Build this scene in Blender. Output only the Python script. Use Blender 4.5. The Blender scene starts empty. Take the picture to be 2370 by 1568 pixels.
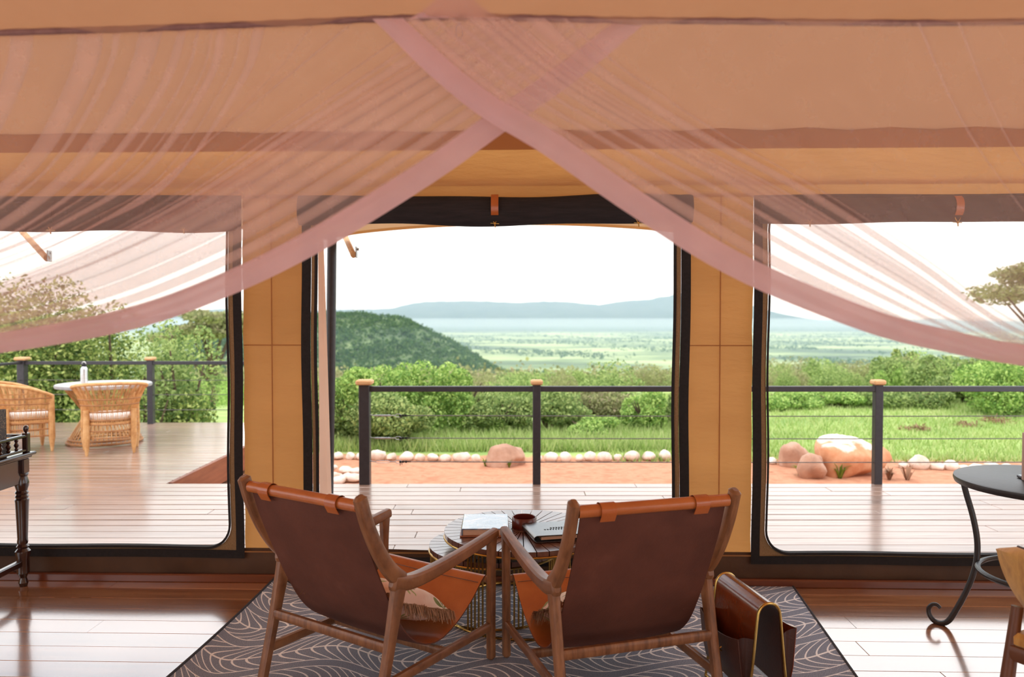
import bpy, math, random
import numpy as np
from mathutils import Vector, Matrix

PI = math.pi
random.seed(7)
RNG = np.random.default_rng(11)
scene = bpy.context.scene
COL = scene.collection

# ------------------------------------------------------------------ camera
F_PX, EYE, HORIZON = 1800.0, 1.40, 735.0
PITCH = math.atan((784.0 - HORIZON) / F_PX)
cam_data = bpy.data.cameras.new('camera')
cam_data.sensor_width = 36.0
cam_data.lens = 36.0 * F_PX / 2370.0
cam_data.clip_start = 0.05
cam_data.clip_end = 60000.0
cam_data.dof.use_dof = True
cam_data.dof.focus_distance = 3.3
cam_data.dof.aperture_fstop = 2.8
cam = bpy.data.objects.new('camera', cam_data)
cam.location = (0, 0, EYE)
cam.rotation_euler = (PI / 2 - PITCH, 0, 0)
COL.objects.link(cam)
scene.camera = cam

# ------------------------------------------------------------------ world, sun, exposure
SKY_STRENGTH = 1.85
world = bpy.data.worlds.new('sky')
scene.world = world
world.use_nodes = True
wn = world.node_tree
wn.nodes.clear()
w_out = wn.nodes.new('ShaderNodeOutputWorld')
w_bg = wn.nodes.new('ShaderNodeBackground')
w_bg.inputs['Strength'].default_value = SKY_STRENGTH
w_tc = wn.nodes.new('ShaderNodeTexCoord')
w_map = wn.nodes.new('ShaderNodeMapping')
w_map.inputs['Scale'].default_value = (1.6, 1.6, 5.0)
w_noise = wn.nodes.new('ShaderNodeTexNoise')
w_noise.inputs['Scale'].default_value = 1.7
w_noise.inputs['Detail'].default_value = 6
w_ramp = wn.nodes.new('ShaderNodeValToRGB')
w_ramp.color_ramp.elements[0].position = 0.33
w_ramp.color_ramp.elements[0].color = (0.30, 0.38, 0.46, 1)
w_ramp.color_ramp.elements[1].position = 0.50
w_ramp.color_ramp.elements[1].color = (0.95, 0.97, 1.0, 1)
wn.links.new(w_tc.outputs['Generated'], w_map.inputs['Vector'])
wn.links.new(w_map.outputs['Vector'], w_noise.inputs['Vector'])
wn.links.new(w_noise.outputs['Fac'], w_ramp.inputs['Fac'])
wn.links.new(w_ramp.outputs['Color'], w_bg.inputs['Color'])
wn.links.new(w_bg.outputs['Background'], w_out.inputs['Surface'])

sun_data = bpy.data.lights.new('sun', 'SUN')
sun_data.energy = 0.6
sun_data.angle = math.radians(35)
sun_data.color = (1.0, 0.95, 0.86)
sun = bpy.data.objects.new('sun', sun_data)
sun.rotation_euler = (math.radians(32), math.radians(-14), 0)
COL.objects.link(sun)

scene.view_settings.view_transform = 'Standard'
scene.view_settings.look = 'None'
scene.view_settings.exposure = 0.44
scene.view_settings.gamma = 1.0
scene.view_settings.use_curve_mapping = False
cy = scene.cycles
cy.use_denoising = True
cy.max_bounces = 8
cy.diffuse_bounces = 4
cy.glossy_bounces = 4
cy.transmission_bounces = 6
cy.transparent_max_bounces = 28
cy.use_adaptive_sampling = True
cy.adaptive_threshold = 0.02
cy.volume_bounces = 1
cy.sample_clamp_indirect = 6.0

# ------------------------------------------------------------------ measuring helpers
_c, _s = math.cos(PITCH), math.sin(PITCH)
def ray(px, py):
    a = (px - 1185.0) / F_PX; b = (784.0 - py) / F_PX
    return Vector((a, _c + b * _s, -_s + b * _c))
def onY(px, py, Y):
    d = ray(px, py); t = Y / d.y
    return Vector((d.x * t, Y, EYE + d.z * t))
def onZ(px, py, z):
    d = ray(px, py); t = (z - EYE) / d.z
    return Vector((d.x * t, d.y * t, z))
WALL_A = -0.0275
WALL_O = Vector((0, 4.074, 0))
_wx = Vector((math.cos(WALL_A), math.sin(WALL_A), 0)); _wn = Vector((-math.sin(WALL_A), math.cos(WALL_A), 0))
def wall(px, py):
    d = ray(px, py); t = WALL_O.dot(_wn) / d.dot(_wn)
    p = Vector((0, 0, EYE)) + d * t
    return (p - WALL_O).dot(_wx), p.z

def lin(r, g, b):
    f = lambda c: (c / 255 / 12.92) if c / 255 <= 0.04045 else ((c / 255 + 0.055) / 1.055) ** 2.4
    return (f(r), f(g), f(b), 1.0)

# ------------------------------------------------------------------ materials
MATS = {}
def nodes_of(name):
    m = bpy.data.materials.new(name); m.use_nodes = True
    nt = m.node_tree; nt.nodes.clear()
    out = nt.nodes.new('ShaderNodeOutputMaterial')
    MATS[name] = m
    return m, nt, out
def N(nt, typ, **kw):
    n = nt.nodes.new('ShaderNode' + typ)
    for k, v in kw.items():
        if k.startswith('_'): setattr(n, k[1:], v)
        else: n.inputs[k.replace('__', ' ')].default_value = v
    return n
def math_n(nt, op, a, b=None, c=None):
    n = nt.nodes.new('ShaderNodeMath'); n.operation = op
    for i, v in enumerate((a, b, c)):
        if v is None: continue
        if isinstance(v, (int, float)): n.inputs[i].default_value = v
        else: nt.links.new(v, n.inputs[i])
    return n.outputs[0]
def ramp(nt, fac, stops):
    r = nt.nodes.new('ShaderNodeValToRGB'); cr = r.color_ramp
    while len(cr.elements) < len(stops): cr.elements.new(0.5)
    for e, (p, c) in zip(cr.elements, stops): e.position = p; e.color = c
    nt.links.new(fac, r.inputs['Fac'])
    return r.outputs['Color']
def coords(nt, stretch=(1, 1, 1), per_object=True):
    tc = nt.nodes.new('ShaderNodeTexCoord')
    mp = nt.nodes.new('ShaderNodeMapping'); mp.inputs['Scale'].default_value = stretch
    nt.links.new(tc.outputs['Object'], mp.inputs['Vector'])
    if per_object:
        oi = nt.nodes.new('ShaderNodeObjectInfo')
        m = math_n(nt, 'MULTIPLY', oi.outputs['Random'], 37.0)
        cx = nt.nodes.new('ShaderNodeCombineXYZ')
        nt.links.new(m, cx.inputs[0]); nt.links.new(m, cx.inputs[1]); nt.links.new(m, cx.inputs[2])
        nt.links.new(cx.outputs[0], mp.inputs['Location'])
    return mp.outputs['Vector']
def pm(name, stops, scale=6.0, stretch=(1, 1, 1), detail=5, rough=0.5, metal=0.0, bump=0.0, bscale=None, coat=0.0, coat_ior=1.5,
       coat_rough=0.1, spec=0.5, var=0.0, sheen=0.0, per_object=True, emit=None):
    """a procedural principled material: noise between colour stops, optional relief and per-object tone"""
    m, nt, out = nodes_of(name)
    b = nt.nodes.new('ShaderNodeBsdfPrincipled')
    v = coords(nt, stretch, per_object)
    nz = N(nt, 'TexNoise', Scale=scale, Detail=detail, Roughness=0.6); nt.links.new(v, nz.inputs['Vector'])
    if not isinstance(stops[0][0], (int, float)) or len(stops[0]) == 4:
        k = len(stops); stops = [(0.3 + 0.4 * i / max(1, k - 1), c) for i, c in enumerate(stops)]
    colr = ramp(nt, nz.outputs['Fac'], stops)
    if var:
        oi = nt.nodes.new('ShaderNodeObjectInfo'); hs = nt.nodes.new('ShaderNodeHueSaturation')
        val = math_n(nt, 'MULTIPLY_ADD', oi.outputs['Random'], var * 2, 1.0 - var)
        nt.links.new(val, hs.inputs['Value']); nt.links.new(colr, hs.inputs['Color']); colr = hs.outputs['Color']
    nt.links.new(colr, b.inputs['Base Color'])
    b.inputs['Roughness'].default_value = rough; b.inputs['Metallic'].default_value = metal
    b.inputs['Specular IOR Level'].default_value = spec
    b.inputs['Coat Weight'].default_value = coat; b.inputs['Coat IOR'].default_value = coat_ior; b.inputs['Coat Roughness'].default_value = coat_rough
    b.inputs['Sheen Weight'].default_value = sheen
    if bump:
        n2 = N(nt, 'TexNoise', Scale=bscale or scale * 6, Detail=4); nt.links.new(v, n2.inputs['Vector'])
        bp = N(nt, 'Bump', Strength=bump, Distance=0.01); nt.links.new(n2.outputs['Fac'], bp.inputs['Height'])
        nt.links.new(bp.outputs['Normal'], b.inputs['Normal'])
    nt.links.new(b.outputs[0], out.inputs['Surface'])
    return m
def cloth(name, col, trans_col, trans=0.5, alpha=1.0, scale=3.0, vary=0.12, bump=0.0, stretch=(1, 1, 1), bscale=6.0):
    """thin fabric: diffuse + translucent, optionally an open weave that lets part of the light straight through"""
    m, nt, out = nodes_of(name)
    v = coords(nt, stretch, False)
    nz = N(nt, 'TexNoise', Scale=scale, Detail=5); nt.links.new(v, nz.inputs['Vector'])
    lo = tuple(c * (1 - vary) for c in col[:3]) + (1,); hi = tuple(min(1, c * (1 + vary)) for c in col[:3]) + (1,)
    tl = tuple(c * (1 - vary) for c in trans_col[:3]) + (1,); th = tuple(min(1, c * (1 + vary)) for c in trans_col[:3]) + (1,)
    d = nt.nodes.new('ShaderNodeBsdfDiffuse'); t = nt.nodes.new('ShaderNodeBsdfTranslucent')
    nt.links.new(ramp(nt, nz.outputs['Fac'], [(0.3, lo), (0.7, hi)]), d.inputs['Color'])
    nt.links.new(ramp(nt, nz.outputs['Fac'], [(0.3, tl), (0.7, th)]), t.inputs['Color'])
    if bump:
        n2 = N(nt, 'TexNoise', Scale=bscale, Detail=3); nt.links.new(v, n2.inputs['Vector'])
        bp = N(nt, 'Bump', Strength=bump, Distance=0.03); nt.links.new(n2.outputs['Fac'], bp.inputs['Height'])
        nt.links.new(bp.outputs['Normal'], d.inputs['Normal']); nt.links.new(bp.outputs['Normal'], t.inputs['Normal'])
    mx = nt.nodes.new('ShaderNodeMixShader'); mx.inputs[0].default_value = trans
    nt.links.new(d.outputs[0], mx.inputs[1]); nt.links.new(t.outputs[0], mx.inputs[2])
    sh = mx.outputs[0]
    if alpha < 1:
        tr = nt.nodes.new('ShaderNodeBsdfTransparent'); m2 = nt.nodes.new('ShaderNodeMixShader'); m2.inputs[0].default_value = alpha
        nt.links.new(tr.outputs[0], m2.inputs[1]); nt.links.new(sh, m2.inputs[2]); sh = m2.outputs[0]
    nt.links.new(sh, out.inputs['Surface'])
    return m
def leaf_mat(name, cols, trans=0.45):
    m, nt, out = nodes_of(name)
    g = nt.nodes.new('ShaderNodeNewGeometry')
    k = len(cols)
    c = ramp(nt, g.outputs['Random Per Island'], [(i / max(1, k - 1), cc) for i, cc in enumerate(cols)])
    d = nt.nodes.new('ShaderNodeBsdfDiffuse'); t = nt.nodes.new('ShaderNodeBsdfTranslucent')
    nt.links.new(c, d.inputs['Color']); nt.links.new(c, t.inputs['Color'])
    mx = nt.nodes.new('ShaderNodeMixShader'); mx.inputs[0].default_value = trans
    nt.links.new(d.outputs[0], mx.inputs[1]); nt.links.new(t.outputs[0], mx.inputs[2]); nt.links.new(mx.outputs[0], out.inputs['Surface'])
    return m

# colours are albedos of the things themselves, the eave shade band aside
canvas = cloth('tan_canvas', lin(200, 164, 122), lin(194, 134, 72), 0.55, scale=1.3, vary=0.07, bump=0.25, bscale=9, stretch=(1, 1, 3))
canvas_double_and_shade = cloth('doubled_and_shade_canvas', lin(186, 142, 100), lin(182, 122, 68), 0.5, scale=1.3, vary=0.06)  # darker canvas: doubled cloth at seams, painted shade in the eave band
canvas_roof = cloth('roof_canvas', lin(190, 154, 124), lin(150, 102, 69), 0.55, scale=0.7, vary=0.06, bump=0.15, bscale=3)
canvas_skirt = pm('brown_skirt_canvas', [lin(70, 46, 28), lin(88, 60, 36)], scale=3, rough=0.7, bump=0.4, bscale=14, per_object=False)
awning_cloth = cloth('awning_cloth', lin(214, 180, 140), lin(200, 160, 118), 0.3, scale=2, vary=0.05)
black_web = pm('black_webbing', [lin(22, 20, 22), lin(34, 31, 33)], scale=60, rough=0.85, bump=0.2, per_object=False)
black_net = pm('black_rolled_mesh', [lin(20, 18, 22), lin(38, 33, 38)], scale=12, stretch=(0.6, 6, 6), rough=0.8, bump=0.3, per_object=False)
mesh_band = pm('beige_screen_mesh', [lin(128, 104, 74), lin(152, 124, 88)], scale=160, rough=0.9, bump=0.3, per_object=False)
net = cloth('mosquito_netting', lin(250, 226, 222), lin(248, 222, 218), 0.5, alpha=0.29, scale=18, vary=0.05)
net_hem = cloth('netting_hem', lin(238, 208, 214), lin(232, 200, 206), 0.5, alpha=0.93, scale=9, vary=0.06)
net_top = cloth('netting_roof', lin(255, 226, 202), lin(255, 222, 196), 0.5, alpha=0.36, scale=8, vary=0.05)
net_piping = pm('netting_piping', [lin(120, 88, 86), lin(146, 112, 108)], scale=40, rough=0.8, per_object=False)
teak = pm('teak', [(0.25, lin(92, 58, 36)), (0.5, lin(134, 90, 58)), (0.75, lin(160, 112, 74))], scale=4, stretch=(14, 2.6, 2.6), rough=0.42, bump=0.04, bscale=30, coat=0.2, coat_rough=0.3)
leather_tan = pm('tan_leather', [lin(172, 94, 44), lin(194, 114, 58)], scale=7, rough=0.32, bump=0.1, bscale=140, coat=0.25, coat_rough=0.25)
suede = pm('brown_suede', [(0.25, lin(82, 44, 32)), (0.6, lin(102, 58, 44)), (0.8, lin(120, 74, 58))], scale=5, rough=0.75, bump=0.15, bscale=120)
leather_strap = pm('strap_leather', [lin(170, 88, 38), lin(190, 106, 48)], scale=9, rough=0.3, bump=0.1, bscale=150, coat=0.3)
leather_brown = pm('chestnut_leather', [(0.2, lin(72, 28, 12)), (0.5, lin(112, 48, 20)), (0.8, lin(134, 66, 30))], scale=6, rough=0.22, bump=0.08, bscale=120, coat=0.6, coat_rough=0.12)
leather_dark = pm('dark_brown_leather', [lin(52, 24, 16), lin(74, 38, 26)], scale=8, rough=0.45, bump=0.12, bscale=160, coat=0.12, coat_rough=0.2)
leather_red = pm('oxblood_leather', [lin(78, 22, 18), lin(104, 34, 26)], scale=9, rough=0.3, coat=0.4, coat_rough=0.2)
leather_black = pm('black_leather', [lin(36, 34, 38), lin(48, 45, 48)], scale=40, rough=0.36, spec=0.9, bump=0.05, bscale=200, coat=0.7, coat_ior=1.8, coat_rough=0.22)
brass = pm('brass', [lin(176, 140, 74), lin(200, 164, 96)], scale=20, rough=0.25, metal=1.0)
steel = pm('brushed_steel', [lin(190, 188, 186), lin(214, 212, 210)], scale=8, stretch=(1, 1, 12), rough=0.3, metal=1.0)
zinc = pm('galvanised_metal', [lin(150, 152, 156), lin(190, 190, 192)], scale=30, rough=0.35, metal=0.9)
cable_mat = pm('steel_cable', [lin(90, 86, 84), lin(124, 120, 116)], scale=40, rough=0.4, metal=0.7)
post_metal = pm('dark_grey_powder_coat', [lin(44, 40, 44), lin(54, 50, 54)], scale=30, rough=0.4, per_object=False)
iron = pm('black_wrought_iron', [lin(30, 30, 34), lin(44, 44, 48)], scale=24, rough=0.4, bump=0.08, bscale=90, spec=0.6)
cap_wood = pm('pale_post_cap_wood', [lin(200, 148, 96), lin(226, 178, 128)], scale=6, stretch=(1, 6, 6), rough=0.6)
dark_wood = pm('dark_mahogany', [lin(34, 18, 16), lin(58, 30, 24)], scale=5, stretch=(1, 1, 4), rough=0.22, coat=0.7, coat_rough=0.12)
slat_wood = pm('table_slat_wood', [lin(92, 54, 40), lin(116, 72, 54)], scale=5, stretch=(1.5, 9, 9), rough=0.3, coat=0.8, coat_ior=1.8, coat_rough=0.18, var=0.12)
black_gap = pm('black_underlay', [lin(14, 12, 12), lin(22, 20, 20)], scale=10, rough=0.8)
floor_wood = pm('polished_floor_wood', [(0.2, lin(112, 62, 34)), (0.45, lin(150, 94, 56)), (0.62, lin(172, 116, 74)), (0.8, lin(128, 74, 42))], scale=2.6, stretch=(0.8, 9, 9),
                detail=8, rough=0.2, spec=1.0, coat=1.0, coat_ior=3.0, coat_rough=0.11, var=0.16)
base_wood = pm('baseboard_wood', [lin(92, 42, 20), lin(116, 58, 28)], scale=3, stretch=(0.8, 8, 8), rough=0.35, coat=0.4, per_object=False)
deck_wood = pm('wet_deck_wood', [(0.2, lin(118, 86, 70)), (0.5, lin(158, 124, 106)), (0.78, lin(180, 150, 134))], scale=3, stretch=(0.7, 10, 10), detail=8,
               rough=0.3, spec=0.9, bump=0.05, bscale=7, coat=0.7, coat_ior=1.5, coat_rough=0.16, var=0.16)
fascia_wood = pm('deck_fascia_wood', [lin(120, 66, 44), lin(150, 90, 62)], scale=3, stretch=(8, 0.8, 8), rough=0.5)
rattan = pm('rattan_cane', [(0.25, lin(178, 122, 70)), (0.5, lin(212, 158, 100)), (0.75, lin(228, 182, 128))], scale=14, rough=0.55)
rattan_dark = pm('rattan_binding', [lin(150, 98, 58), lin(190, 134, 84)], scale=20, rough=0.6)
white_cotton = pm('white_cotton', [lin(236, 232, 228), lin(246, 243, 240)], scale=10, rough=0.9, bump=0.15, bscale=30)
white_top = pm('pale_table_top', [lin(214, 210, 208), lin(236, 232, 228)], scale=6, rough=0.4, coat=0.4)
grey_rim = pm('grey_table_rim', [lin(150, 150, 154), lin(176, 176, 178)], scale=20, rough=0.6)
fringe_mat = leaf_mat('cushion_fringe', [lin(120, 90, 70), lin(158, 122, 98), lin(186, 152, 126)], 0.1)
paper = pm('paper_pages', [lin(206, 170, 140), lin(226, 196, 170)], scale=60, stretch=(1, 1, 14), rough=0.9)
book_board = pm('book_board', [lin(150, 92, 62), lin(172, 112, 78)], scale=8, rough=0.5)
hide = pm('yellow_hide', [(0.3, lin(190, 138, 62)), (0.5, lin(214, 168, 88)), (0.66, lin(176, 126, 60)), (0.8, lin(112, 74, 38))], scale=6, stretch=(3, 1, 1.2), rough=0.6, sheen=0.4)
brown_leg = pm('walnut_leg', [lin(92, 56, 36), lin(120, 76, 50)], scale=4, stretch=(6, 6, 1), rough=0.4)
boulder_red = pm('red_boulder_rock', [(0.25, lin(146, 104, 84)), (0.5, lin(184, 142, 118)), (0.72, lin(210, 178, 158))], scale=3.5, detail=8, rough=0.9, bump=0.7, bscale=12)
boulder_orange = pm('orange_boulder_rock', [(0.25, lin(176, 112, 74)), (0.5, lin(208, 144, 104)), (0.68, lin(226, 176, 140)), (0.8, lin(238, 222, 208))], scale=3, detail=8, rough=0.9, bump=0.7, bscale=10)
def crust(m, z0, z1, col):
    nt = m.node_tree; b = next(n for n in nt.nodes if n.type == 'BSDF_PRINCIPLED'); old = b.inputs['Base Color'].links[0].from_socket
    tc = nt.nodes.new('ShaderNodeTexCoord'); s = nt.nodes.new('ShaderNodeSeparateXYZ'); nt.links.new(tc.outputs['Object'], s.inputs[0])
    nz = N(nt, 'TexNoise', Scale=6.0, Detail=8); nt.links.new(tc.outputs['Object'], nz.inputs['Vector'])
    h = math_n(nt, 'ADD', s.outputs[2], math_n(nt, 'MULTIPLY_ADD', nz.outputs['Fac'], 0.24, -0.12)); mr_ = N(nt, 'MapRange', From__Min=z0, From__Max=z1); nt.links.new(h, mr_.inputs['Value'])
    mx = nt.nodes.new('ShaderNodeMix'); mx.data_type = 'RGBA'; nt.links.new(mr_.outputs[0], mx.inputs['Factor']); nt.links.new(old, mx.inputs['A']); mx.inputs['B'].default_value = col; nt.links.new(mx.outputs['Result'], b.inputs['Base Color'])
crust(boulder_orange, 0.16, 0.20, lin(236, 226, 214))
stone_white = pm('white_border_stone', [(0.25, lin(190, 160, 138)), (0.5, lin(226, 208, 192)), (0.75, lin(240, 232, 224))], scale=7, detail=6, rough=0.85, bump=0.4, bscale=20)
bark = pm('bark', [lin(74, 58, 46), lin(110, 90, 72)], scale=8, stretch=(4, 4, 1), rough=0.9, bump=0.4)
dry_brush = leaf_mat('dry_brush', [lin(120, 88, 70), lin(160, 124, 100), lin(180, 150, 128)], 0.2)
leaf_bright = leaf_mat('bright_green_leaves', [lin(104, 140, 74), lin(146, 180, 98), lin(184, 210, 120), lin(204, 222, 140)], 0.35)
leaf_mid = leaf_mat('mid_green_leaves', [lin(98, 122, 76), lin(138, 160, 98), lin(170, 188, 118), lin(190, 202, 134)], 0.35)
leaf_dark = leaf_mat('deep_green_leaves', [lin(78, 100, 60), lin(116, 138, 78), lin(160, 176, 98), lin(208, 212, 136)], 0.35)
leaf_olive = leaf_mat('olive_acacia_leaves', [lin(118, 122, 86), lin(150, 154, 106), lin(178, 180, 126), lin(168, 154, 128)], 0.3)
leaf_far = leaf_mat('far_tree_leaves', [lin(58, 84, 48), lin(80, 108, 58), lin(104, 128, 70)])
grass_mat = leaf_mat('grass_blades', [lin(132, 160, 86), lin(162, 186, 106), lin(186, 202, 130), lin(198, 202, 146)], 0.25)
spike_leaf = leaf_mat('fleshy_spike_leaves', [lin(96, 124, 50), lin(150, 168, 76)], 0.3)

# ------------------------------------------------------------------ mesh building
class MB:
    def __init__(self): self.v, self.f, self.m = [], [], []
    def add(self, verts, faces, mi=0):
        o = len(self.v); self.v += [tuple(p) for p in verts]
        self.f += [tuple(i + o for i in f) for f in faces]; self.m += [mi] * len(faces); return self
    def box(self, c, s, rot=None, mi=0):
        hx, hy, hz = (x / 2 for x in s); P = [Vector((x, y, z)) for x in (-hx, hx) for y in (-hy, hy) for z in (-hz, hz)]
        if rot is not None: P = [rot @ p for p in P]
        c = Vector(c)
        return self.add([p + c for p in P], [(0, 1, 3, 2), (4, 6, 7, 5), (0, 4, 5, 1), (2, 3, 7, 6), (0, 2, 6, 4), (1, 5, 7, 3)], mi)
    def bbox(self, c, s, b=0.004, rot=None, mi=0):
        """box with chamfered edges"""
        hx, hy, hz = (x / 2 for x in s); b = min(b, hx * .9, hy * .9, hz * .9); P = []; F = []
        idx = {}
        for sx in (-1, 1):
            for sy in (-1, 1):
                for sz in (-1, 1):
                    for k, (dx, dy, dz) in enumerate(((0, b, b), (b, 0, b), (b, b, 0))):
                        idx[(sx, sy, sz, k)] = len(P); P.append(Vector((sx * (hx - dx), sy * (hy - dy), sz * (hz - dz))))
        def q(a): F.append(tuple(idx[x] for x in a))
        for s_ in (-1, 1):
            q([(s_, -1, -1, 0), (s_, 1, -1, 0), (s_, 1, 1, 0), (s_, -1, 1, 0)])
            q([(-1, s_, -1, 1), (1, s_, -1, 1), (1, s_, 1, 1), (-1, s_, 1, 1)])
            q([(-1, -1, s_, 2), (1, -1, s_, 2), (1, 1, s_, 2), (-1, 1, s_, 2)])
        for a in (-1, 1):
            for c_ in (-1, 1):
                q([(a, c_, -1, 0), (a, c_, 1, 0), (a, c_, 1, 1), (a, c_, -1, 1)])
                q([(a, -1, c_, 0), (a, 1, c_, 0), (a, 1, c_, 2), (a, -1, c_, 2)])
                q([(-1, a, c_, 1), (1, a, c_, 1), (1, a, c_, 2), (-1, a, c_, 2)])
                for d in (-1, 1): q([(a, c_, d, 0), (a, c_, d, 1), (a, c_, d, 2)])
        if rot is not None: P = [rot @ p for p in P]
        c = Vector(c)
        return self.add([p + c for p in P], F, mi)
    def tube(self, path, r, n=8, closed=False, caps=True, mi=0):
        P = [Vector(p) for p in path]; k = len(P)
        R = r if isinstance(r, (list, tuple)) else [r] * k
        up = None; V = []; Fc = []
        for i in range(k):
            a = P[i - 1] if (i > 0 or closed) else P[i]; b = P[(i + 1) % k] if (i < k - 1 or closed) else P[i]
            t = (b - a).normalized()
            if up is None:
                up = t.orthogonal().normalized()
            up = (up - t * up.dot(t))
            if up.length < 1e-6: up = t.orthogonal()
            up.normalize(); s = t.cross(up)
            for j in range(n):
                an = 2 * PI * j / n
                V.append(P[i] + (up * math.cos(an) + s * math.sin(an)) * R[i])
        for i in range(k if closed else k - 1):
            for j in range(n):
                a = i * n + j; b = i * n + (j + 1) % n; c = ((i + 1) % k) * n + (j + 1) % n; d = ((i + 1) % k) * n + j
                Fc.append((a, b, c, d))
        if caps and not closed:
            Fc.append(tuple(range(n - 1, -1, -1))); Fc.append(tuple(range((k - 1) * n, k * n)))
        return self.add(V, Fc, mi)
    def sweep(self, path, dims, side, n=16, power=4.0, mi=0, round_ends=True):
        """rounded-rectangle section (thickness along side, width across) swept on a path"""
        P = [Vector(p) for p in path]; D = list(dims) if isinstance(dims, list) else [dims] * len(P); S = Vector(side).normalized()
        if round_ends:
            t0 = (P[0] - P[1]).normalized(); t1 = (P[-1] - P[-2]).normalized()
            e0 = min(D[0]) * 0.28; e1 = min(D[-1]) * 0.28
            P = [P[0] + t0 * e0] + P + [P[-1] + t1 * e1]
            D = [(D[0][0] * .55, D[0][1] * .55)] + D + [(D[-1][0] * .55, D[-1][1] * .55)]
        k = len(P); V = []; Fc = []
        for i in range(k):
            a = P[max(i - 1, 0)]; b = P[min(i + 1, k - 1)]; t = (b - a).normalized()
            s = (S - t * S.dot(t)).normalized(); nn = t.cross(s)
            for j in range(n):
                an = 2 * PI * (j + .5) / n; c, q = math.cos(an), math.sin(an); rr = (abs(c) ** power + abs(q) ** power) ** (-1 / power)
                V.append(P[i] + s * (c * rr * D[i][0] / 2) + nn * (q * rr * D[i][1] / 2))
        for i in range(k - 1):
            for j in range(n):
                Fc.append((i * n + j, i * n + (j + 1) % n, (i + 1) * n + (j + 1) % n, (i + 1) * n + j))
        Fc.append(tuple(range(n - 1, -1, -1))); Fc.append(tuple(range((k - 1) * n, k * n)))
        return self.add(V, Fc, mi)
    def lathe(self, prof, n=20, c=(0, 0, 0), mi=0):
        V = []; Fc = []; k = len(prof)
        for r, z in prof:
            for j in range(n):
                a = 2 * PI * j / n; V.append((c[0] + r * math.cos(a), c[1] + r * math.sin(a), c[2] + z))
        for i in range(k - 1):
            for j in range(n):
                Fc.append((i * n + j, i * n + (j + 1) % n, (i + 1) * n + (j + 1) % n, (i + 1) * n + j))
        Fc.append(tuple(range(n - 1, -1, -1))); Fc.append(tuple(range((k - 1) * n, k * n)))
        return self.add(V, Fc, mi)
    def grid(self, rows, mi=0, flip=False):
        m = len(rows[0]); V = [p for r in rows for p in r]; Fc = []
        for i in range(len(rows) - 1):
            for j in range(m - 1):
                q = (i * m + j, i * m + j + 1, (i + 1) * m + j + 1, (i + 1) * m + j)
                Fc.append(q[::-1] if flip else q)
        return self.add(V, Fc, mi)
    def slab_grid(self, rows, offs, mi=(0, 1)):
        """a sheet with thickness: rows of points and the same points moved by offs"""
        R2 = [[Vector(p) + Vector(o) for p, o in zip(r, oo)] for r, oo in zip(rows, offs)]
        self.grid(rows, mi[0]); self.grid(R2, mi[1], True)
        def strip(a, b): self.grid([a, b], mi[1])
        strip(R2[0], rows[0]); strip(rows[-1], R2[-1])
        strip([r[0] for r in rows], [r[0] for r in R2]); strip([r[-1] for r in R2], [r[-1] for r in rows])
        return self
    def build(self, name, mat, parent=None, smooth=True, angle=0.6, loc=None, rotz=None):
        me = bpy.data.meshes.new(name); me.from_pydata(self.v, [], self.f)
        for m in (mat if isinstance(mat, (list, tuple)) else [mat]): me.materials.append(m)
        if any(self.m): me.polygons.foreach_set('material_index', self.m)
        if smooth:
            me.polygons.foreach_set('use_smooth', [True] * len(me.polygons))
            me.set_sharp_from_angle(angle=angle)
        me.update()
        o = bpy.data.objects.new(name, me); COL.objects.link(o)
        if parent is not None: o.parent = parent
        if loc is not None: o.location = loc
        if rotz is not None: o.rotation_euler = (0, 0, rotz)
        return o
def tag(o, label, cat, group=None):
    o['label'] = label; o['category'] = cat
    if group: o['group'] = group
    return o
def thing(name, label, cat, loc=(0, 0, 0), rotz=0.0, group=None):
    o = bpy.data.objects.new(name, None); o.empty_display_size = 0.1; COL.objects.link(o)
    o.location = loc; o.rotation_euler = (0, 0, rotz)
    return tag(o, label, cat, group)
def struct(o, label=None):
    o['kind'] = 'structure'
    if label: o['label'] = label
    return o
def sroot(name, loc=(0, 0, 0), rotz=0.0):
    o = bpy.data.objects.new(name, None); COL.objects.link(o); o.location = loc; o.rotation_euler = (0, 0, rotz); o['kind'] = 'structure'; return o
def inst(src, name, parent=None, loc=(0, 0, 0), rot=(0, 0, 0), scale=(1, 1, 1)):
    o = bpy.data.objects.new(name, src.data if hasattr(src, 'data') else src); COL.objects.link(o)
    o.parent = parent; o.location = loc; o.rotation_euler = rot; o.scale = scale; return o
def copy_tree(root, loc, rotz, label):
    r = root.copy(); COL.objects.link(r); r.location = loc; r.rotation_euler = (0, 0, rotz); r['label'] = label
    def rec(a, b):
        for ch in list(a.children):
            c = ch.copy(); COL.objects.link(c); c.parent = b; rec(ch, c)
    rec(root, r)
    return r
def smooth_path(pts, n=6):
    """Catmull-Rom through points"""
    P = [np.array(p, float) for p in pts]; P = [2 * P[0] - P[1]] + P + [2 * P[-1] - P[-2]]; out = []
    for i in range(1, len(P) - 2):
        for t in np.linspace(0, 1, n, endpoint=False):
            a, b, c, d = P[i - 1:i + 3]
            out.append(0.5 * (2 * b + (c - a) * t + (2 * a - 5 * b + 4 * c - d) * t * t + (3 * b - a - 3 * c + d) * t ** 3))
    out.append(P[-2]); return out
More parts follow.
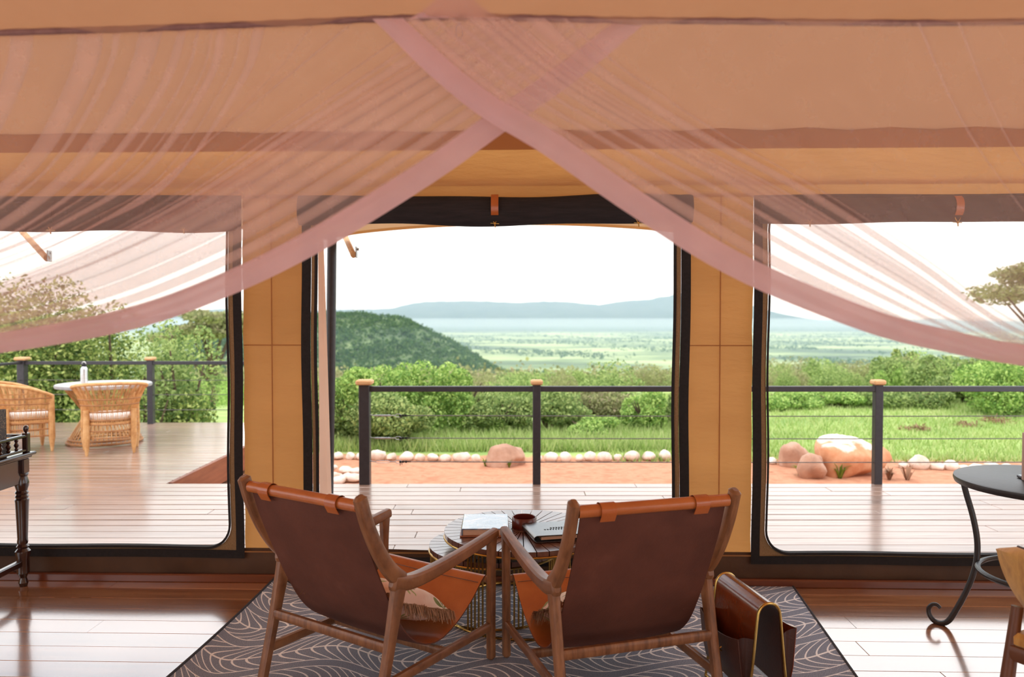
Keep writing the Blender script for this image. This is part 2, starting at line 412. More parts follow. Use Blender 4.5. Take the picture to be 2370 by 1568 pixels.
def np_mesh(name, V, Q, mat, parent=None, smooth=False):
    """quads (k,4) or tris (k,3) from arrays"""
    me = bpy.data.meshes.new(name); k = Q.shape[1]
    me.vertices.add(len(V)); me.vertices.foreach_set('co', np.ascontiguousarray(V, np.float32).ravel())
    me.loops.add(Q.size); me.loops.foreach_set('vertex_index', np.ascontiguousarray(Q, np.int32).ravel())
    me.polygons.add(len(Q)); me.polygons.foreach_set('loop_start', np.arange(0, Q.size, k, dtype=np.int32))
    me.update(calc_edges=True)
    if smooth: me.polygons.foreach_set('use_smooth', np.ones(len(Q), bool))
    me.materials.append(mat)
    o = bpy.data.objects.new(name, me); COL.objects.link(o)
    if parent is not None: o.parent = parent
    return o
def leaves(C, size, rng, flat=0.0, aspect=0.55):
    """one rhombic leaf per centre"""
    n = len(C); a = rng.normal(size=(n, 3)); a[:, 2] *= (1 - flat); a /= np.linalg.norm(a, axis=1)[:, None]
    b = rng.normal(size=(n, 3)); b[:, 2] *= (1 - flat); b -= a * (a * b).sum(1)[:, None]; b /= np.linalg.norm(b, axis=1)[:, None] + 1e-9
    s = (size * rng.uniform(0.6, 1.4, n))[:, None]
    V = np.stack([C + a * s, C + b * s * aspect, C - a * s, C - b * s * aspect], 1).reshape(-1, 3)
    return V, np.arange(4 * n).reshape(-1, 4)

# ================================================================== THE TENT ROOM
ROOM_X, ROOM_BACK = 4.3, -6.7         # in the wall's own frame: x along the front wall, y towards the outside
floor = MB().box((0, (ROOM_BACK - 0.0) / 2, -0.045), (2 * ROOM_X, -ROOM_BACK, 0.05)).build('floor', black_gap, smooth=False, loc=WALL_O, rotz=WALL_A)
struct(floor)
_fl = [MB().bbox((0, 0, 0), (L, 0.1405, 0.02), 0.0012).build('plank', floor_wood, floor, smooth=False) for L in (1.6, 2.15, 2.7)]
fl_len = (1.6, 2.15, 2.7)
used = [False] * 3
r = random.Random(3)
row_y = -0.072
while row_y > -4.2:
    x = -ROOM_X - r.uniform(0.2, 1.4)
    while x < ROOM_X:
        k = r.randrange(3); L = fl_len[k]
        if not used[k]: o = _fl[k]; used[k] = True
        else: o = inst(_fl[k], 'plank', floor)
        o.location = (x + L / 2 + 0.0006, row_y, -0.0102 + r.uniform(-0.0004, 0.0002))
        x += L + 0.0012
    row_y -= 0.1418
MB().box((0, (row_y + 0.07 + ROOM_BACK) / 2, -0.0105), (2 * ROOM_X, row_y + 0.07 - ROOM_BACK, 0.02)).build('rear_boards', floor_wood, floor, smooth=False)

zR = wall(1185, 308)[1]; zBand = wall(1185, 350)[1]; zSeam = wall(1185, 432)[1]; zHead = wall(1185, 453)[1]; zSkirt = wall(640, 1274)[1]
U = dict(Lo=wall(567, 950)[0], DLo=wall(702, 950)[0], DRo=wall(1595, 950)[0], Ro=wall(1738, 950)[0])
W1L, W2R = -3.7, 3.55
def wavy(u0, u1, z0, z1, y, nu, nz, amp, seed):
    g = np.random.default_rng(seed); ph = g.uniform(0, 6.28, 8); rows = []
    for j in range(nz + 1):
        z = z0 + (z1 - z0) * j / nz; row = []
        for i in range(nu + 1):
            u = u0 + (u1 - u0) * i / nu
            w = amp * (0.5 * math.sin(17 * z + 3 * math.sin(5 * u + ph[0]) + ph[1]) + 0.3 * math.sin(41 * z + 2.3 * u + ph[2]) + 0.25 * math.sin(9 * u + 13 * z + ph[3]))
            row.append((u, y + w, z))
        rows.append(row)
    return rows
wall_front = sroot('wall_front', WALL_O, WALL_A)
def wpart(mb, name, mat, smooth=True): return mb.build(name, mat, wall_front, smooth, 1.2)
wpart(MB().grid(wavy(-ROOM_X, ROOM_X, zSeam, zR + 0.01, -0.022, 90, 10, 0.004, 1)), 'upper_panel', canvas)
wpart(MB().grid(wavy(-ROOM_X, ROOM_X, zBand, zR + 0.012, -0.030, 90, 3, 0.003, 2)), 'eave_shade_band', canvas_double_and_shade)  # darker strip standing in for the shade cast along the eave
wpart(MB().grid(wavy(-ROOM_X, ROOM_X, zHead - 0.012, zSeam + 0.03, -0.004, 120, 4, 0.004, 3)), 'header_strip', canvas)
for n, (a, b) in enumerate(((-ROOM_X, W1L), (U['Lo'], U['DLo']), (U['DRo'], U['Ro']), (W2R, ROOM_X))):
    wpart(MB().grid(wavy(a - 0.004, b + 0.004, zSkirt, zHead + 0.01, 0, 14, 60, 0.008, 20 + n)), 'pillar_panel', canvas)
    mid = (a + b) / 2 - 0.005
    seam = MB().grid([[(mid + d, -0.0105, zSkirt + (zHead - zSkirt) * j / 20) for d in (-0.0035, 0.0035)] for j in range(21)])
    wpart(seam, 'seam_strip', canvas_double_and_shade)
    wpart(MB().grid([[(a + (b - a) * i / 6, -0.0095, zS_) for i in range(7)] for zS_ in (wall(640, 798)[1], wall(640, 800.5)[1])]), 'cross_seam', canvas_double_and_shade)
wpart(MB().grid(wavy(-ROOM_X, ROOM_X, 0.0, zSkirt + 0.012, -0.012, 160, 10, 0.010, 9)), 'skirt', canvas_skirt)
wpart(MB().grid([[(-ROOM_X + 2 * ROOM_X * i / 20, -0.0255, z) for i in range(21)] for z in (zSkirt - 0.006, zSkirt + 0.002)]), 'skirt_seam', canvas_double_and_shade)
struct(MB().bbox((0, -0.035, 0.019), (2 * ROOM_X, 0.026, 0.044), 0.006).build('baseboard_front', base_wood, loc=WALL_O, rotz=WALL_A))

def rrect(u0, u1, z0, z1, rad, n=8):
    pts = []
    for (cx, cz, a0) in ((u1 - rad, z0 + rad, -PI / 2), (u1 - rad, z1 - rad, 0), (u0 + rad, z1 - rad, PI / 2), (u0 + rad, z0 + rad, PI)):
        for k in range(n + 1):
            a = a0 + PI / 2 * k / n; pts.append((cx + rad * math.cos(a), cz + rad * math.sin(a)))
    return pts
def ring(mb, A, B, yA, yB, mi=0):
    n = len(A); mb.add([(a[0], yA, a[1]) for a in A] + [(b[0], yB, b[1]) for b in B], [(i, (i + 1) % n, n + (i + 1) % n, n + i) for i in range(n)], mi)
def wob(pts, amp, seed):
    g = random.Random(seed); p1, p2 = g.uniform(0, 6), g.uniform(0, 6)
    return [(u + amp * math.sin(7 * z + p1), z + amp * 0.7 * math.sin(6 * u + p2)) for u, z in pts]
def window(name, u0, u1, z0, z1, seed):
    root = sroot(name, WALL_O, WALL_A)
    b, ms, e = 0.044, 0.028, 0.012
    def dense(u0, u1, z0, z1, rad):
        P = rrect(u0, u1, z0, z1, rad); out = []
        for i in range(len(P)):
            p, q = P[i], P[(i + 1) % len(P)]; d = math.hypot(q[0] - p[0], q[1] - p[1]); k = max(1, int(d / 0.12)) if d > 0.2 else 1
            for t in range(16 if d > 0.2 else 1):
                kk = 16 if d > 0.2 else 1
                out.append((p[0] + (q[0] - p[0]) * t / kk, p[1] + (q[1] - p[1]) * t / kk))
        return out
    o1 = wob(dense(u0, u1, z0, z1, 0.002), 0.003, seed); o2 = wob(dense(u0 + b, u1 - b, z0 + b, z1 - b, 0.002), 0.003, seed)
    i1 = wob(dense(u0 + b + ms, u1 - b - ms, z0 + b + 0.004, z1 - b, 0.13), 0.004, seed + 1)
    i2 = wob(dense(u0 + b + ms + e, u1 - b - ms - e, z0 + b + 0.004 + e, z1 - b - e, 0.12), 0.004, seed + 1)
    m = MB(); ring(m, o1, o2, -0.030, -0.034); m.build('black_binding', black_web, root)
    m = MB(); ring(m, o2, i1, -0.030, -0.024); m.build('screen_band', mesh_band, root)
    m = MB(); ring(m, i1, i2, -0.032, -0.030); ring(m, i2, i2, -0.030, 0.004); m.build('edge_binding', black_web, root)
    return root
window('window_1', W1L, U['Lo'], wall(300, 1286)[1], wall(300, 455)[1], 31)
window('window_2', U['Ro'], W2R, wall(2000, 1304)[1], wall(2000, 452)[1], 33)
door = sroot('door_1', WALL_O, WALL_A)
zD0 = wall(1185, 1300)[1]
def vband(name, u0, u1, mat, y, seed, amp=0.004):
    rows = []
    for j in range(31):
        z = zD0 - 0.02 + (zHead + 0.02 - zD0) * j / 30; w = amp * math.sin(3.1 * z + seed) + amp * .5 * math.sin(7.3 * z + 2 * seed)
        rows.append([(u0 + w, y, z), ((u0 + u1) / 2 + w, y - 0.004, z), (u1 + w, y, z)])
    MB().grid(rows).build(name, mat, door)
dl = U['DLo']; dr = U['DRo']
vband('black_binding', dl, dl + 0.050, black_web, -0.012, 1); vband('screen_band', dl + 0.050, dl + 0.068, mesh_band, -0.008, 1); vband('edge_binding', dl + 0.068, dl + 0.085, black_web, -0.013, 1)
vband('edge_binding', dr - 0.090, dr - 0.074, black_web, -0.013, 2); vband('screen_band', dr - 0.074, dr - 0.050, mesh_band, -0.008, 2); vband('black_binding', dr - 0.050, dr, black_web, -0.012, 2)
# the unzipped canvas door leaf folded back outside the left jamb, wider towards the sill
rows = []
for j in range(25):
    t = j / 24; z = 2.0 - (2.0 - 0.14) * t; w = 0.012 + 0.048 * t ** 0.8
    rows.append([(dl + 0.080, 0.015, z), (dl + 0.083 + w * .5, 0.05 + 0.01 * math.sin(9 * t), z), (dl + 0.083 + w, 0.03, z), (dl + 0.088 + w * 1.03, 0.018, z)])
MB().grid(rows).build('door_leaf', cloth('door_leaf_canvas', lin(238, 210, 194), lin(240, 206, 184), 0.5, scale=3, vary=0.05), door)
rows = []
for j in range(41):
    u = dl + (dr - dl) * j / 40; zc = zD0 + 0.012 * math.sin(5 * u) * 0.4
    rows.append([(u, -0.02 - 0.03 * math.cos(a) + 0.03, zc + 0.036 * math.sin(a)) for a in [2 * PI * k / 12 for k in range(13)]])
MB().grid(rows).build('sill_roll', black_net, door)
MB().bbox(((dl + dr) / 2, 0.03, 0.06), (dr - dl, 0.04, 0.12), 0.006).build('threshold', base_wood, door)

# rolled-up blinds with their straps
def roll(label, u0, u1, ztop, zbot, seed, straps):
    root = thing('rolled_blind', label, 'blind', WALL_O, WALL_A, 'rolled black mesh blinds over the openings')
    g = np.random.default_rng(seed); ph = g.uniform(0, 6.28, 4); rows = []
    for j in range(61):
        u = u0 + (u1 - u0) * j / 60; sag = 0.010 * math.sin(2.6 * u + ph[0]) + 0.006 * math.sin(6.1 * u + ph[1])
        rr = (ztop - zbot) / 2 + 0.004 * math.sin(8 * u + ph[2]); zc = (ztop + zbot) / 2 + sag * 0.6
        rows.append([(u, -0.052 - 0.040 * math.cos(a), zc + rr * math.sin(a) * (1 if math.sin(a) > 0 else 1.04)) for a in [2 * PI * k / 18 for k in range(19)]])
    m = MB().grid(rows); m.f += [tuple(range(18, -1, -1))]; m.m += [0]; o = len(m.v) - 19; m.f += [tuple(range(o, o + 19))]; m.m += [0]
    m.build('roll', black_net, root)
    for u, full in straps:
        zb = zbot - 0.004
        st = MB()
        a0 = ztop + 0.004; a1 = zbot + 0.024
        pts = [(-0.055 - 0.044 * math.cos(a), (a0 + a1) / 2 + (a0 - a1) / 2 * math.sin(a)) for a in np.linspace(PI / 2, -PI / 2 * 0.75, 9)]
        st.slab_grid([[(u + d, y - 0.003, z) for d in (-0.019, 0.019)] for y, z in pts], [[(0, -0.003, 0)] * 2 for _ in pts], (0, 0))
        so = st.build('strap', leather_strap if full else black_web, root)
        hk = MB()
        yb, zb2 = pts[-1]
        for sgn in (-1, 1): hk.tube([(u + sgn * 0.017, yb - 0.006, zb2 + 0.004), (u + sgn * 0.012, yb - 0.006, zb2 - 0.010), (u + sgn * 0.003, yb - 0.006, zb2 - 0.026)], 0.0022, 6)
        hk.lathe([(0.001, -0.006), (0.006, -0.004), (0.006, 0.004), (0.001, 0.006)], 10, (u, yb - 0.006, zb2 - 0.030))
        hk.tube([(u, yb - 0.006, zb2 - 0.034), (u + 0.002, yb - 0.006, zb2 - 0.050)], 0.003, 6)
        hk.tube([(u - 0.022, yb - 0.002, zb2 - 0.028), (u + 0.022, yb - 0.002, zb2 - 0.031)], 0.002, 6)
        hk.build('hook', brass, so)
roll('black mesh blind rolled up above the central doorway with a tan leather strap', dl - 0.0, dr + 0.0, wall(1185, 456)[1], wall(1185, 521)[1], 5, [(wall(1147, 490)[0], True), (wall(1473, 490)[0], False)])
roll('black mesh blind rolled up over the window behind the rattan chairs', W1L + .03, U['Lo'] - 0.02, wall(300, 470)[1], wall(300, 536)[1], 6, [(wall(137, 500)[0], False), (wall(440, 500)[0], False)])
roll('black mesh blind rolled up over the window behind the iron table', U['Ro'] + 0.02, W2R - .03, wall(2000, 460)[1], wall(2000, 519)[1], 8, [(wall(1862, 500)[0], False), (wall(2198, 500)[0], True)])

# roof and the walls behind the photographer
RIDGE_Y, RIDGE_Z = -3.35, zR + 0.46 * 3.35
def roof_sheet(y0, z0, y1, z1, nm):
    rows = []
    for j in range(13):
        t = j / 12; rows.append([(-ROOM_X + 2 * ROOM_X * i / 40, y0 + (y1 - y0) * t, z0 + (z1 - z0) * t - 0.05 * math.sin(PI * t) + 0.008 * math.sin(3.1 * i + 9 * t)) for i in range(41)])
    return MB().grid(rows).build(nm, canvas_roof, ceiling, True, 2.0)
ceiling = sroot('ceiling', WALL_O, WALL_A)
roof_sheet(-0.02, zR, RIDGE_Y, RIDGE_Z, 'roof_slope'); roof_sheet(ROOM_BACK, zR, RIDGE_Y, RIDGE_Z, 'roof_slope')
MB().tube([(-ROOM_X, RIDGE_Y, RIDGE_Z - 0.05), (ROOM_X, RIDGE_Y, RIDGE_Z - 0.05)], 0.04, 12).build('ridge_pole', dark_wood, ceiling)
for nm, X_ in (('wall_left', -ROOM_X), ('wall_right', ROOM_X)):
    m = MB()   # canvas with one long unseen opening, added to let in white daylight
    y0, y1, z0, z1 = -5.9, -1.3, 0.35, 2.05
    m.add([(X_, 0, 0), (X_, ROOM_BACK, 0), (X_, ROOM_BACK, z0), (X_, 0, z0)], [(0, 1, 2, 3)])
    m.add([(X_, 0, z0), (X_, y1, z0), (X_, y1, z1), (X_, 0, z1)], [(0, 1, 2, 3)])
    m.add([(X_, y0, z0), (X_, ROOM_BACK, z0), (X_, ROOM_BACK, z1), (X_, y0, z1)], [(0, 1, 2, 3)])
    m.add([(X_, 0, z1), (X_, ROOM_BACK, z1), (X_, ROOM_BACK, zR), (X_, RIDGE_Y, RIDGE_Z), (X_, 0, zR)], [(0, 1, 2, 3, 4)])
    wo = struct(m.build(nm, canvas, loc=WALL_O, rotz=WALL_A))
    fr_ = MB()
    for (ya, yb, za, zb) in ((y0, y1, z0 - .05, z0), (y0, y1, z1, z1 + .05), (y0 - .05, y0, z0 - .05, z1 + .05), (y1, y1 + .05, z0 - .05, z1 + .05)):
        fr_.box((X_ * 0.998, (ya + yb) / 2, (za + zb) / 2), (0.012, yb - ya, zb - za))
    fr_.build('added_opening_binding', black_web, wo, False)
m = MB(); Yb = ROOM_BACK; z1 = 2.1
for (xa, xb, za, zb) in ((-ROOM_X, -1.6, 0, z1), (1.6, ROOM_X, 0, z1), (-ROOM_X, ROOM_X, z1, zR)): m.grid([[(xa + (xb - xa) * i / 8, Yb, za + (zb - za) * j / 8) for i in range(9)] for j in range(9)])  # middle left open out of view, also added to let white daylight in
struct(m.build('wall_back', canvas, loc=WALL_O, rotz=WALL_A))

# ================================================================== DECK
EDGE_Y, EXT_X, FAR_Y, LEFT_X, RIGHT_X = 6.56, -2.92, 10.29, -6.62, 7.6
deck = sroot('deck')
m = MB()
for X in np.arange(LEFT_X + 0.1, RIGHT_X, 0.75):
    y1 = FAR_Y if X < EXT_X else EDGE_Y
    m.box((X, (4.14 + y1) / 2, -0.10), (0.06, y1 - 4.16, 0.12))
m.build('joists', fascia_wood, deck, False)
m = MB(); m.box(((LEFT_X + RIGHT_X) / 2, (4.15 + EDGE_Y) / 2, -0.036), (RIGHT_X - LEFT_X, EDGE_Y - 4.17, 0.004)); m.box(((LEFT_X + EXT_X) / 2, (EDGE_Y + FAR_Y) / 2, -0.036), (EXT_X - LEFT_X, FAR_Y - EDGE_Y, 0.004)); m.build('gap_shade_sheet', black_gap, deck, False)  # dark sheet added under the planks to paint shade into the gaps
dk_len = (1.45, 1.9, 2.4, 3.0)
def board_mesh(L, w): return MB().bbox((0, 0, 0), (L, w, 0.03), 0.003).build('plank', deck_wood, deck, smooth=False)
proto = {}
def board(L, w, x, y):
    key = (round(L, 3), round(w, 3))
    if key not in proto:
        proto[key] = board_mesh(L, w); o = proto[key]
    else: o = inst(proto[key], 'plank', deck)
    o.location = (x, y, -0.016 + r.uniform(-0.001, 0.0005))
pitch = 0.147; yrow = 4.165 + pitch / 2; nrow = 0
while yrow < FAR_Y:
    gap = 0.004 if nrow < 7 else 0.014
    xr = RIGHT_X if yrow < EDGE_Y else EXT_X
    x = LEFT_X; first = True
    while x < xr - 0.02:
        L = r.choice(dk_len)
        if xr - x - L < 0.9: L = xr - x
        L = round(L, 2)
        board(L - 0.003, pitch - gap, x + L / 2, yrow); x += L
    yrow += pitch; nrow += 1
MB().bbox((EXT_X + 0.015, (EDGE_Y + FAR_Y) / 2 + .02, -0.13), (0.03, FAR_Y - EDGE_Y, 0.25), 0.003).build('side_fascia', fascia_wood, deck, False)
MB().bbox(((EXT_X + RIGHT_X) / 2, EDGE_Y + 0.018, -0.15), (RIGHT_X - EXT_X, 0.03, 0.26), 0.003).build('front_fascia', fascia_wood, deck, False)
MB().bbox(((EXT_X + LEFT_X) / 2, FAR_Y + 0.05, -0.15), (EXT_X - LEFT_X, 0.03, 0.26), 0.003).build('rear_fascia', fascia_wood, deck, False)

# ------------------------------------------------------------------ railings
CABLE_Z = (0.575, 0.385, 0.185)
def post(root, x, y, w, h=0.835):
    p = MB().bbox((x, y, h / 2 - 0.05), (w, w, h + 0.10), 0.004).build('post', post_metal, root, False)
    m = MB(); cw = w * 1.55
    m.bbox((x, y, h + 0.021), (cw, cw, 0.042), 0.012)
    m.build('post_cap', cap_wood, p, False)
def cable(root, a, b):
    n = 9; pts = [Vector(a).lerp(Vector(b), k / (n - 1)) - Vector((0, 0, 0.006 * math.sin(PI * k / (n - 1)))) for k in range(n)]
    MB().tube(pts, 0.0045, 6).build('cable', cable_mat, root)
ry = EDGE_Y - 0.05
rail1 = thing('deck_railing', 'dark metal cable railing with wooden post caps along the deck edge before the red earth', 'railing', (0, ry, 0))
px_posts = [-1.235, 0.207, 1.64, 3.07, 4.5, 5.93]
for k, x in enumerate(px_posts): post(rail1, x, 0, 0.088 if k == 0 else 0.066)
MB().bbox(((px_posts[0] + px_posts[-1]) / 2, 0, 0.80), (px_posts[-1] - px_posts[0], 0.05, 0.046), 0.004).build('top_rail', post_metal, rail1, False)
for z in CABLE_Z:
    cable(rail1, (px_posts[0] + 0.34, 0, z), (px_posts[-1], 0, z))
    x0 = px_posts[0] + 0.044
    t = MB(); t.tube([(x0 - 0.01, 0, z + 0.01), (x0 + 0.01, 0, z + 0.004), (x0 + 0.04, 0, z)], 0.004, 8)
    if z > 0.2: t.tube([(x0 + 0.04, 0, z), (x0 + 0.17, 0, z)], 0.008, 8)
    else:
        for dz in (-0.009, 0.009): t.tube([(x0 + 0.04, 0, z), (x0 + 0.055, 0, z + dz), (x0 + 0.155, 0, z + dz), (x0 + 0.17, 0, z)], 0.0025, 6)
    t.tube([(x0 + 0.17, 0, z), (x0 + 0.21, 0, z)], 0.004, 8)
    t.tube([(x0 + 0.235 + 0.026 * math.cos(a), 0, z + 0.012 * math.sin(a)) for a in np.linspace(0, 2 * PI, 14, endpoint=False)], 0.003, 6, True)
    tb = t.build('turnbuckle', zinc, rail1)
    g = MB(); g.tube([(x0 + 0.245, 0, z), (x0 + 0.34, 0, z)], [0.006, 0.0045], 8)
    for kx in (0.25, 0.275, 0.30): g.box((x0 + kx, 0, z), (0.012, 0.014, 0.018))
    g.tube([(x0 + 0.255, -0.004, z), (x0 + 0.25, -0.006, z - 0.03)], 0.003, 6); g.tube([(x0 + 0.262, -0.004, z), (x0 + 0.268, -0.006, z - 0.024)], 0.003, 6)
    g.build('cable_clamp', black_web, tb)
ry2 = FAR_Y - 0.06
rail2 = thing('deck_railing', 'dark metal cable railing with wooden post caps around the far deck behind the rattan chairs', 'railing', (0, ry2, 0))
xs = [-6.45, -4.76, -3.0]
for k, x in enumerate(xs): post(rail2, x, 0, 0.095 if k == 0 else 0.075)
post(rail2, -6.45, -2.0, 0.07)
MB().bbox((sum((xs[0], xs[-1])) / 2, 0, 0.80), (xs[-1] - xs[0], 0.05, 0.046), 0.004).build('top_rail', post_metal, rail2, False)
MB().bbox((-6.45, -2.0, 0.805), (0.05, 4.0, 0.034), 0.004).build('top_rail', post_metal, rail2, False)
for z in CABLE_Z:
    cable(rail2, (xs[0], 0, z), (xs[-1], 0, z)); cable(rail2, (xs[0], 0, z), (xs[0], -4.0, z))

# ------------------------------------------------------------------ awning outside
aw = thing('awning', 'beige canvas awning with scalloped edge and timber struts outside the tent front', 'awning', (0, 5.42, 0))
def edge_z(x):
    if x > -1.30: t = (x + 1.30) / 2.75
    else: t = (x + 4.05) / 2.75
    t = min(max(t, 0), 1); return 1.955 + 0.105 * (4 * t * (1 - t)) ** 0.75
rows = []
xsA = np.linspace(-4.3, 1.42, 100)
for j in range(9):
    t = j / 8
    rows.append([(x, -1.17 * (1 - t), zSeam + 0.19 + (edge_z(x) - zSeam - 0.19) * t + 0.03 * math.sin(PI * t)) for x in xsA])
MB().grid(rows).build('canvas_sheet', awning_cloth, aw, True, 2.0)
MB().grid([[(x, 0.004 * k, edge_z(x) - 0.022 * k + 0.003) for x in xsA] for k in (0, 1)]).build('edge_hem', canvas_double_and_shade, aw)
MB().tube([(-1.285, -0.02, -0.0), (-1.262, -0.02, 1.0), (-1.245, -0.02, 2.0)], [0.034, 0.033, 0.032], 14).build('pole', post_metal, aw)
MB().tube([(-4.05, -0.02, 0), (-4.05, -0.02, 1.98)], 0.033, 12).build('pole', post_metal, aw)
MB().tube([(1.42, -0.02, 0), (1.42, -0.02, 1.98)], 0.033, 12).build('pole', post_metal, aw)
def strut(a, b):
    a, b = Vector(a), Vector(b)
    s = MB().sweep([a, b], [(0.035, 0.045)] * 2, (1, 0.2, 0.1), 8, 8, round_ends=False).build('strut', cap_wood, aw, False)
    d = (b - a).normalized()
    p = MB().box(b - d * 0.03 + Vector((0.026, 0, 0.006)), (0.006, 0.05, 0.075)); p.tube([b - d * 0.05 + Vector((0.026, 0, 0.02)), b - d * 0.05 + Vector((0.045, 0, 0.02))], 0.009, 8)
    p.build('bracket', zinc, s)
def rel(px, py, Y): p = onY(px, py, Y); p.y -= 5.42; return p
strut(rel(790, 528, 5.75), rel(818, 590, 5.25)); strut(rel(50, 535, 5.75), rel(108, 598, 5.25))

# ================================================================== LAND
def gz(x, y):
    x = np.asarray(x, float); y = np.asarray(y, float)
    s = np.clip((x - 0.5) / 3.5, 0, 1); s = s * s * (3 - 2 * s)
    t = y - (10.6 + 5.0 * s)
    z = -0.30 + np.interp(t, [-100, 0, 5, 20, 60, 150, 400, 1000, 1600, 60000], [0, 0, -0.35, -1.9, -6.0, -15.5, -46, -110, -150, -150])
    z = z + np.where(y > 12, 0.012 * np.clip(y - 12, 0, 60) * np.sin(x * 0.11 + 1.3) * np.sin(y * 0.07), 0)
    hx = x + 300.0; R = np.where(hx > 0, 249.0, 620.0)
    z = z + 146 * np.exp(-np.abs(hx / R) ** 2.6) * np.exp(-((y - 1500) / 380.0) ** 2) * (1 + 0.03 * np.sin(x * 0.05) * np.sin(y * 0.03))
    return z
def gzf(x, y): return float(gz(x, y))
dist = np.concatenate([np.linspace(4.6, 16, 70), np.geomspace(16.4, 32000, 150)])
ang = np.linspace(-1.05, 1.05, 210)
DD, AA = np.meshgrid(dist, ang, indexing='ij')
X = DD * np.tan(AA * 0.9); Y = DD
Z = gz(X, Y)
Vg = np.stack([X, Y, Z], -1).reshape(-1, 3)
n0, n1 = X.shape
ii, jj = np.meshgrid(np.arange(n0 - 1), np.arange(n1 - 1), indexing='ij')
b0 = (ii * n1 + jj).ravel()
Qg = np.stack([b0, b0 + 1, b0 + n1 + 1, b0 + n1], 1)
gm, nt, out = nodes_of('earth_and_grass')
bs = nt.nodes.new('ShaderNodeBsdfPrincipled'); bs.inputs['Roughness'].default_value = 0.95; bs.inputs['Specular IOR Level'].default_value = 0.1
tc = nt.nodes.new('ShaderNodeTexCoord'); sx = nt.nodes.new('ShaderNodeSeparateXYZ'); nt.links.new(tc.outputs['Object'], sx.inputs[0])
nA = N(nt, 'TexNoise', Scale=0.9, Detail=6); nt.links.new(tc.outputs['Object'], nA.inputs['Vector'])
nB = N(nt, 'TexNoise', Scale=9.0, Detail=8); nt.links.new(tc.outputs['Object'], nB.inputs['Vector'])
mpF = nt.nodes.new('ShaderNodeMapping'); mpF.inputs['Scale'].default_value = (0.0011, 0.0022, 0); nt.links.new(tc.outputs['Object'], mpF.inputs['Vector'])
nF = N(nt, 'TexNoise', Scale=1.0, Detail=9, Roughness=0.62); nt.links.new(mpF.outputs[0], nF.inputs['Vector'])
dirt = ramp(nt, nB.outputs['Fac'], [(0.3, lin(182, 124, 96)), (0.6, lin(202, 148, 118)), (0.75, lin(168, 108, 82))])
lawn = ramp(nt, nA.outputs['Fac'], [(0.3, lin(134, 160, 92)), (0.55, lin(168, 188, 114)), (0.75, lin(184, 190, 132))])
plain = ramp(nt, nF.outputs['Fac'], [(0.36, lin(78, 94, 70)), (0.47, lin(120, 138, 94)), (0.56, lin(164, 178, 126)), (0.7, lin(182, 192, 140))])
# border line of the bare earth, curving nearer on the lawn side
bx = math_n(nt, 'MULTIPLY', sx.outputs[0], -0.055)
edge = math_n(nt, 'ADD', bx, 9.45)
jit = math_n(nt, 'MULTIPLY_ADD', nB.outputs['Fac'], 0.5, -0.25)
dd = math_n(nt, 'SUBTRACT', math_n(nt, 'ADD', sx.outputs[1], jit), edge)
f1 = N(nt, 'MapRange', From__Min=-0.05, From__Max=0.15); nt.links.new(dd, f1.inputs['Value'])
mixA = nt.nodes.new('ShaderNodeMix'); mixA.data_type = 'RGBA'
nt.links.new(f1.outputs[0], mixA.inputs['Factor']); nt.links.new(dirt, mixA.inputs['A']); nt.links.new(lawn, mixA.inputs['B'])
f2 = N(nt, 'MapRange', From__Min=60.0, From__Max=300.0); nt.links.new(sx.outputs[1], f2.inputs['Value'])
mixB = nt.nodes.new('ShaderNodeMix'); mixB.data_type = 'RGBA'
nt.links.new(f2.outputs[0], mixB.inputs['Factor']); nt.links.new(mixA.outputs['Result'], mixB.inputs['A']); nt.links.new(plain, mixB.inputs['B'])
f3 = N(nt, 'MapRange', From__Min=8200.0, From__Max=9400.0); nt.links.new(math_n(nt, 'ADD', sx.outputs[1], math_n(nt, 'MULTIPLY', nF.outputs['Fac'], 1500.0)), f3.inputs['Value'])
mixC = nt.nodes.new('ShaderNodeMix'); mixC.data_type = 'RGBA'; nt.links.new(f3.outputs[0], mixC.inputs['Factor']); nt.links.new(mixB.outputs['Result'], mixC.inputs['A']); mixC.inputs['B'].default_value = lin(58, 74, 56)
nt.links.new(mixC.outputs['Result'], bs.inputs['Base Color'])
bp = N(nt, 'Bump', Strength=0.6, Distance=0.03); nt.links.new(nB.outputs['Fac'], bp.inputs['Height']); nt.links.new(bp.outputs['Normal'], bs.inputs['Normal'])
nt.links.new(bs.outputs[0], out.inputs['Surface'])
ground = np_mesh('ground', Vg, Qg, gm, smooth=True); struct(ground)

# far ridges
mt = pm('mountain_bush', [lin(62, 74, 66), lin(84, 94, 84)], scale=0.002, detail=8, rough=1.0, spec=0.0, per_object=False)
def ridge(name, pts, Y, depth, seed):
    g = np.random.default_rng(seed); P = np.array(pts, float); xs = np.linspace(P[0, 0], P[-1, 0], 160); ys = np.interp(xs, P[:, 0], P[:, 1])
    k = np.hanning(7); k /= k.sum(); ysm = np.convolve(np.pad(ys, 3, 'edge'), k, 'valid') + g.normal(0, 0.5, len(xs))
    rows = []
    for t in np.linspace(0, 1, 14):
        row = []
        for xp, yp in zip(xs, ysm):
            top = onY(xp, yp, Y); Yt = Y - depth * (1 - t)
            h = (top.z + 150) * (t ** 1.25) * (1 - 0.35 * (1 - t) * abs(math.sin(xp * 0.031 + 2.2 * t)))
            row.append((top.x, Yt, -152 + h))
        rows.append(row)
    rows.append([(p[0] * 1.1, Y + depth, -152) for p in rows[-1]])
    return struct(MB().grid(rows).build(name, mt, None, True, 3.0))
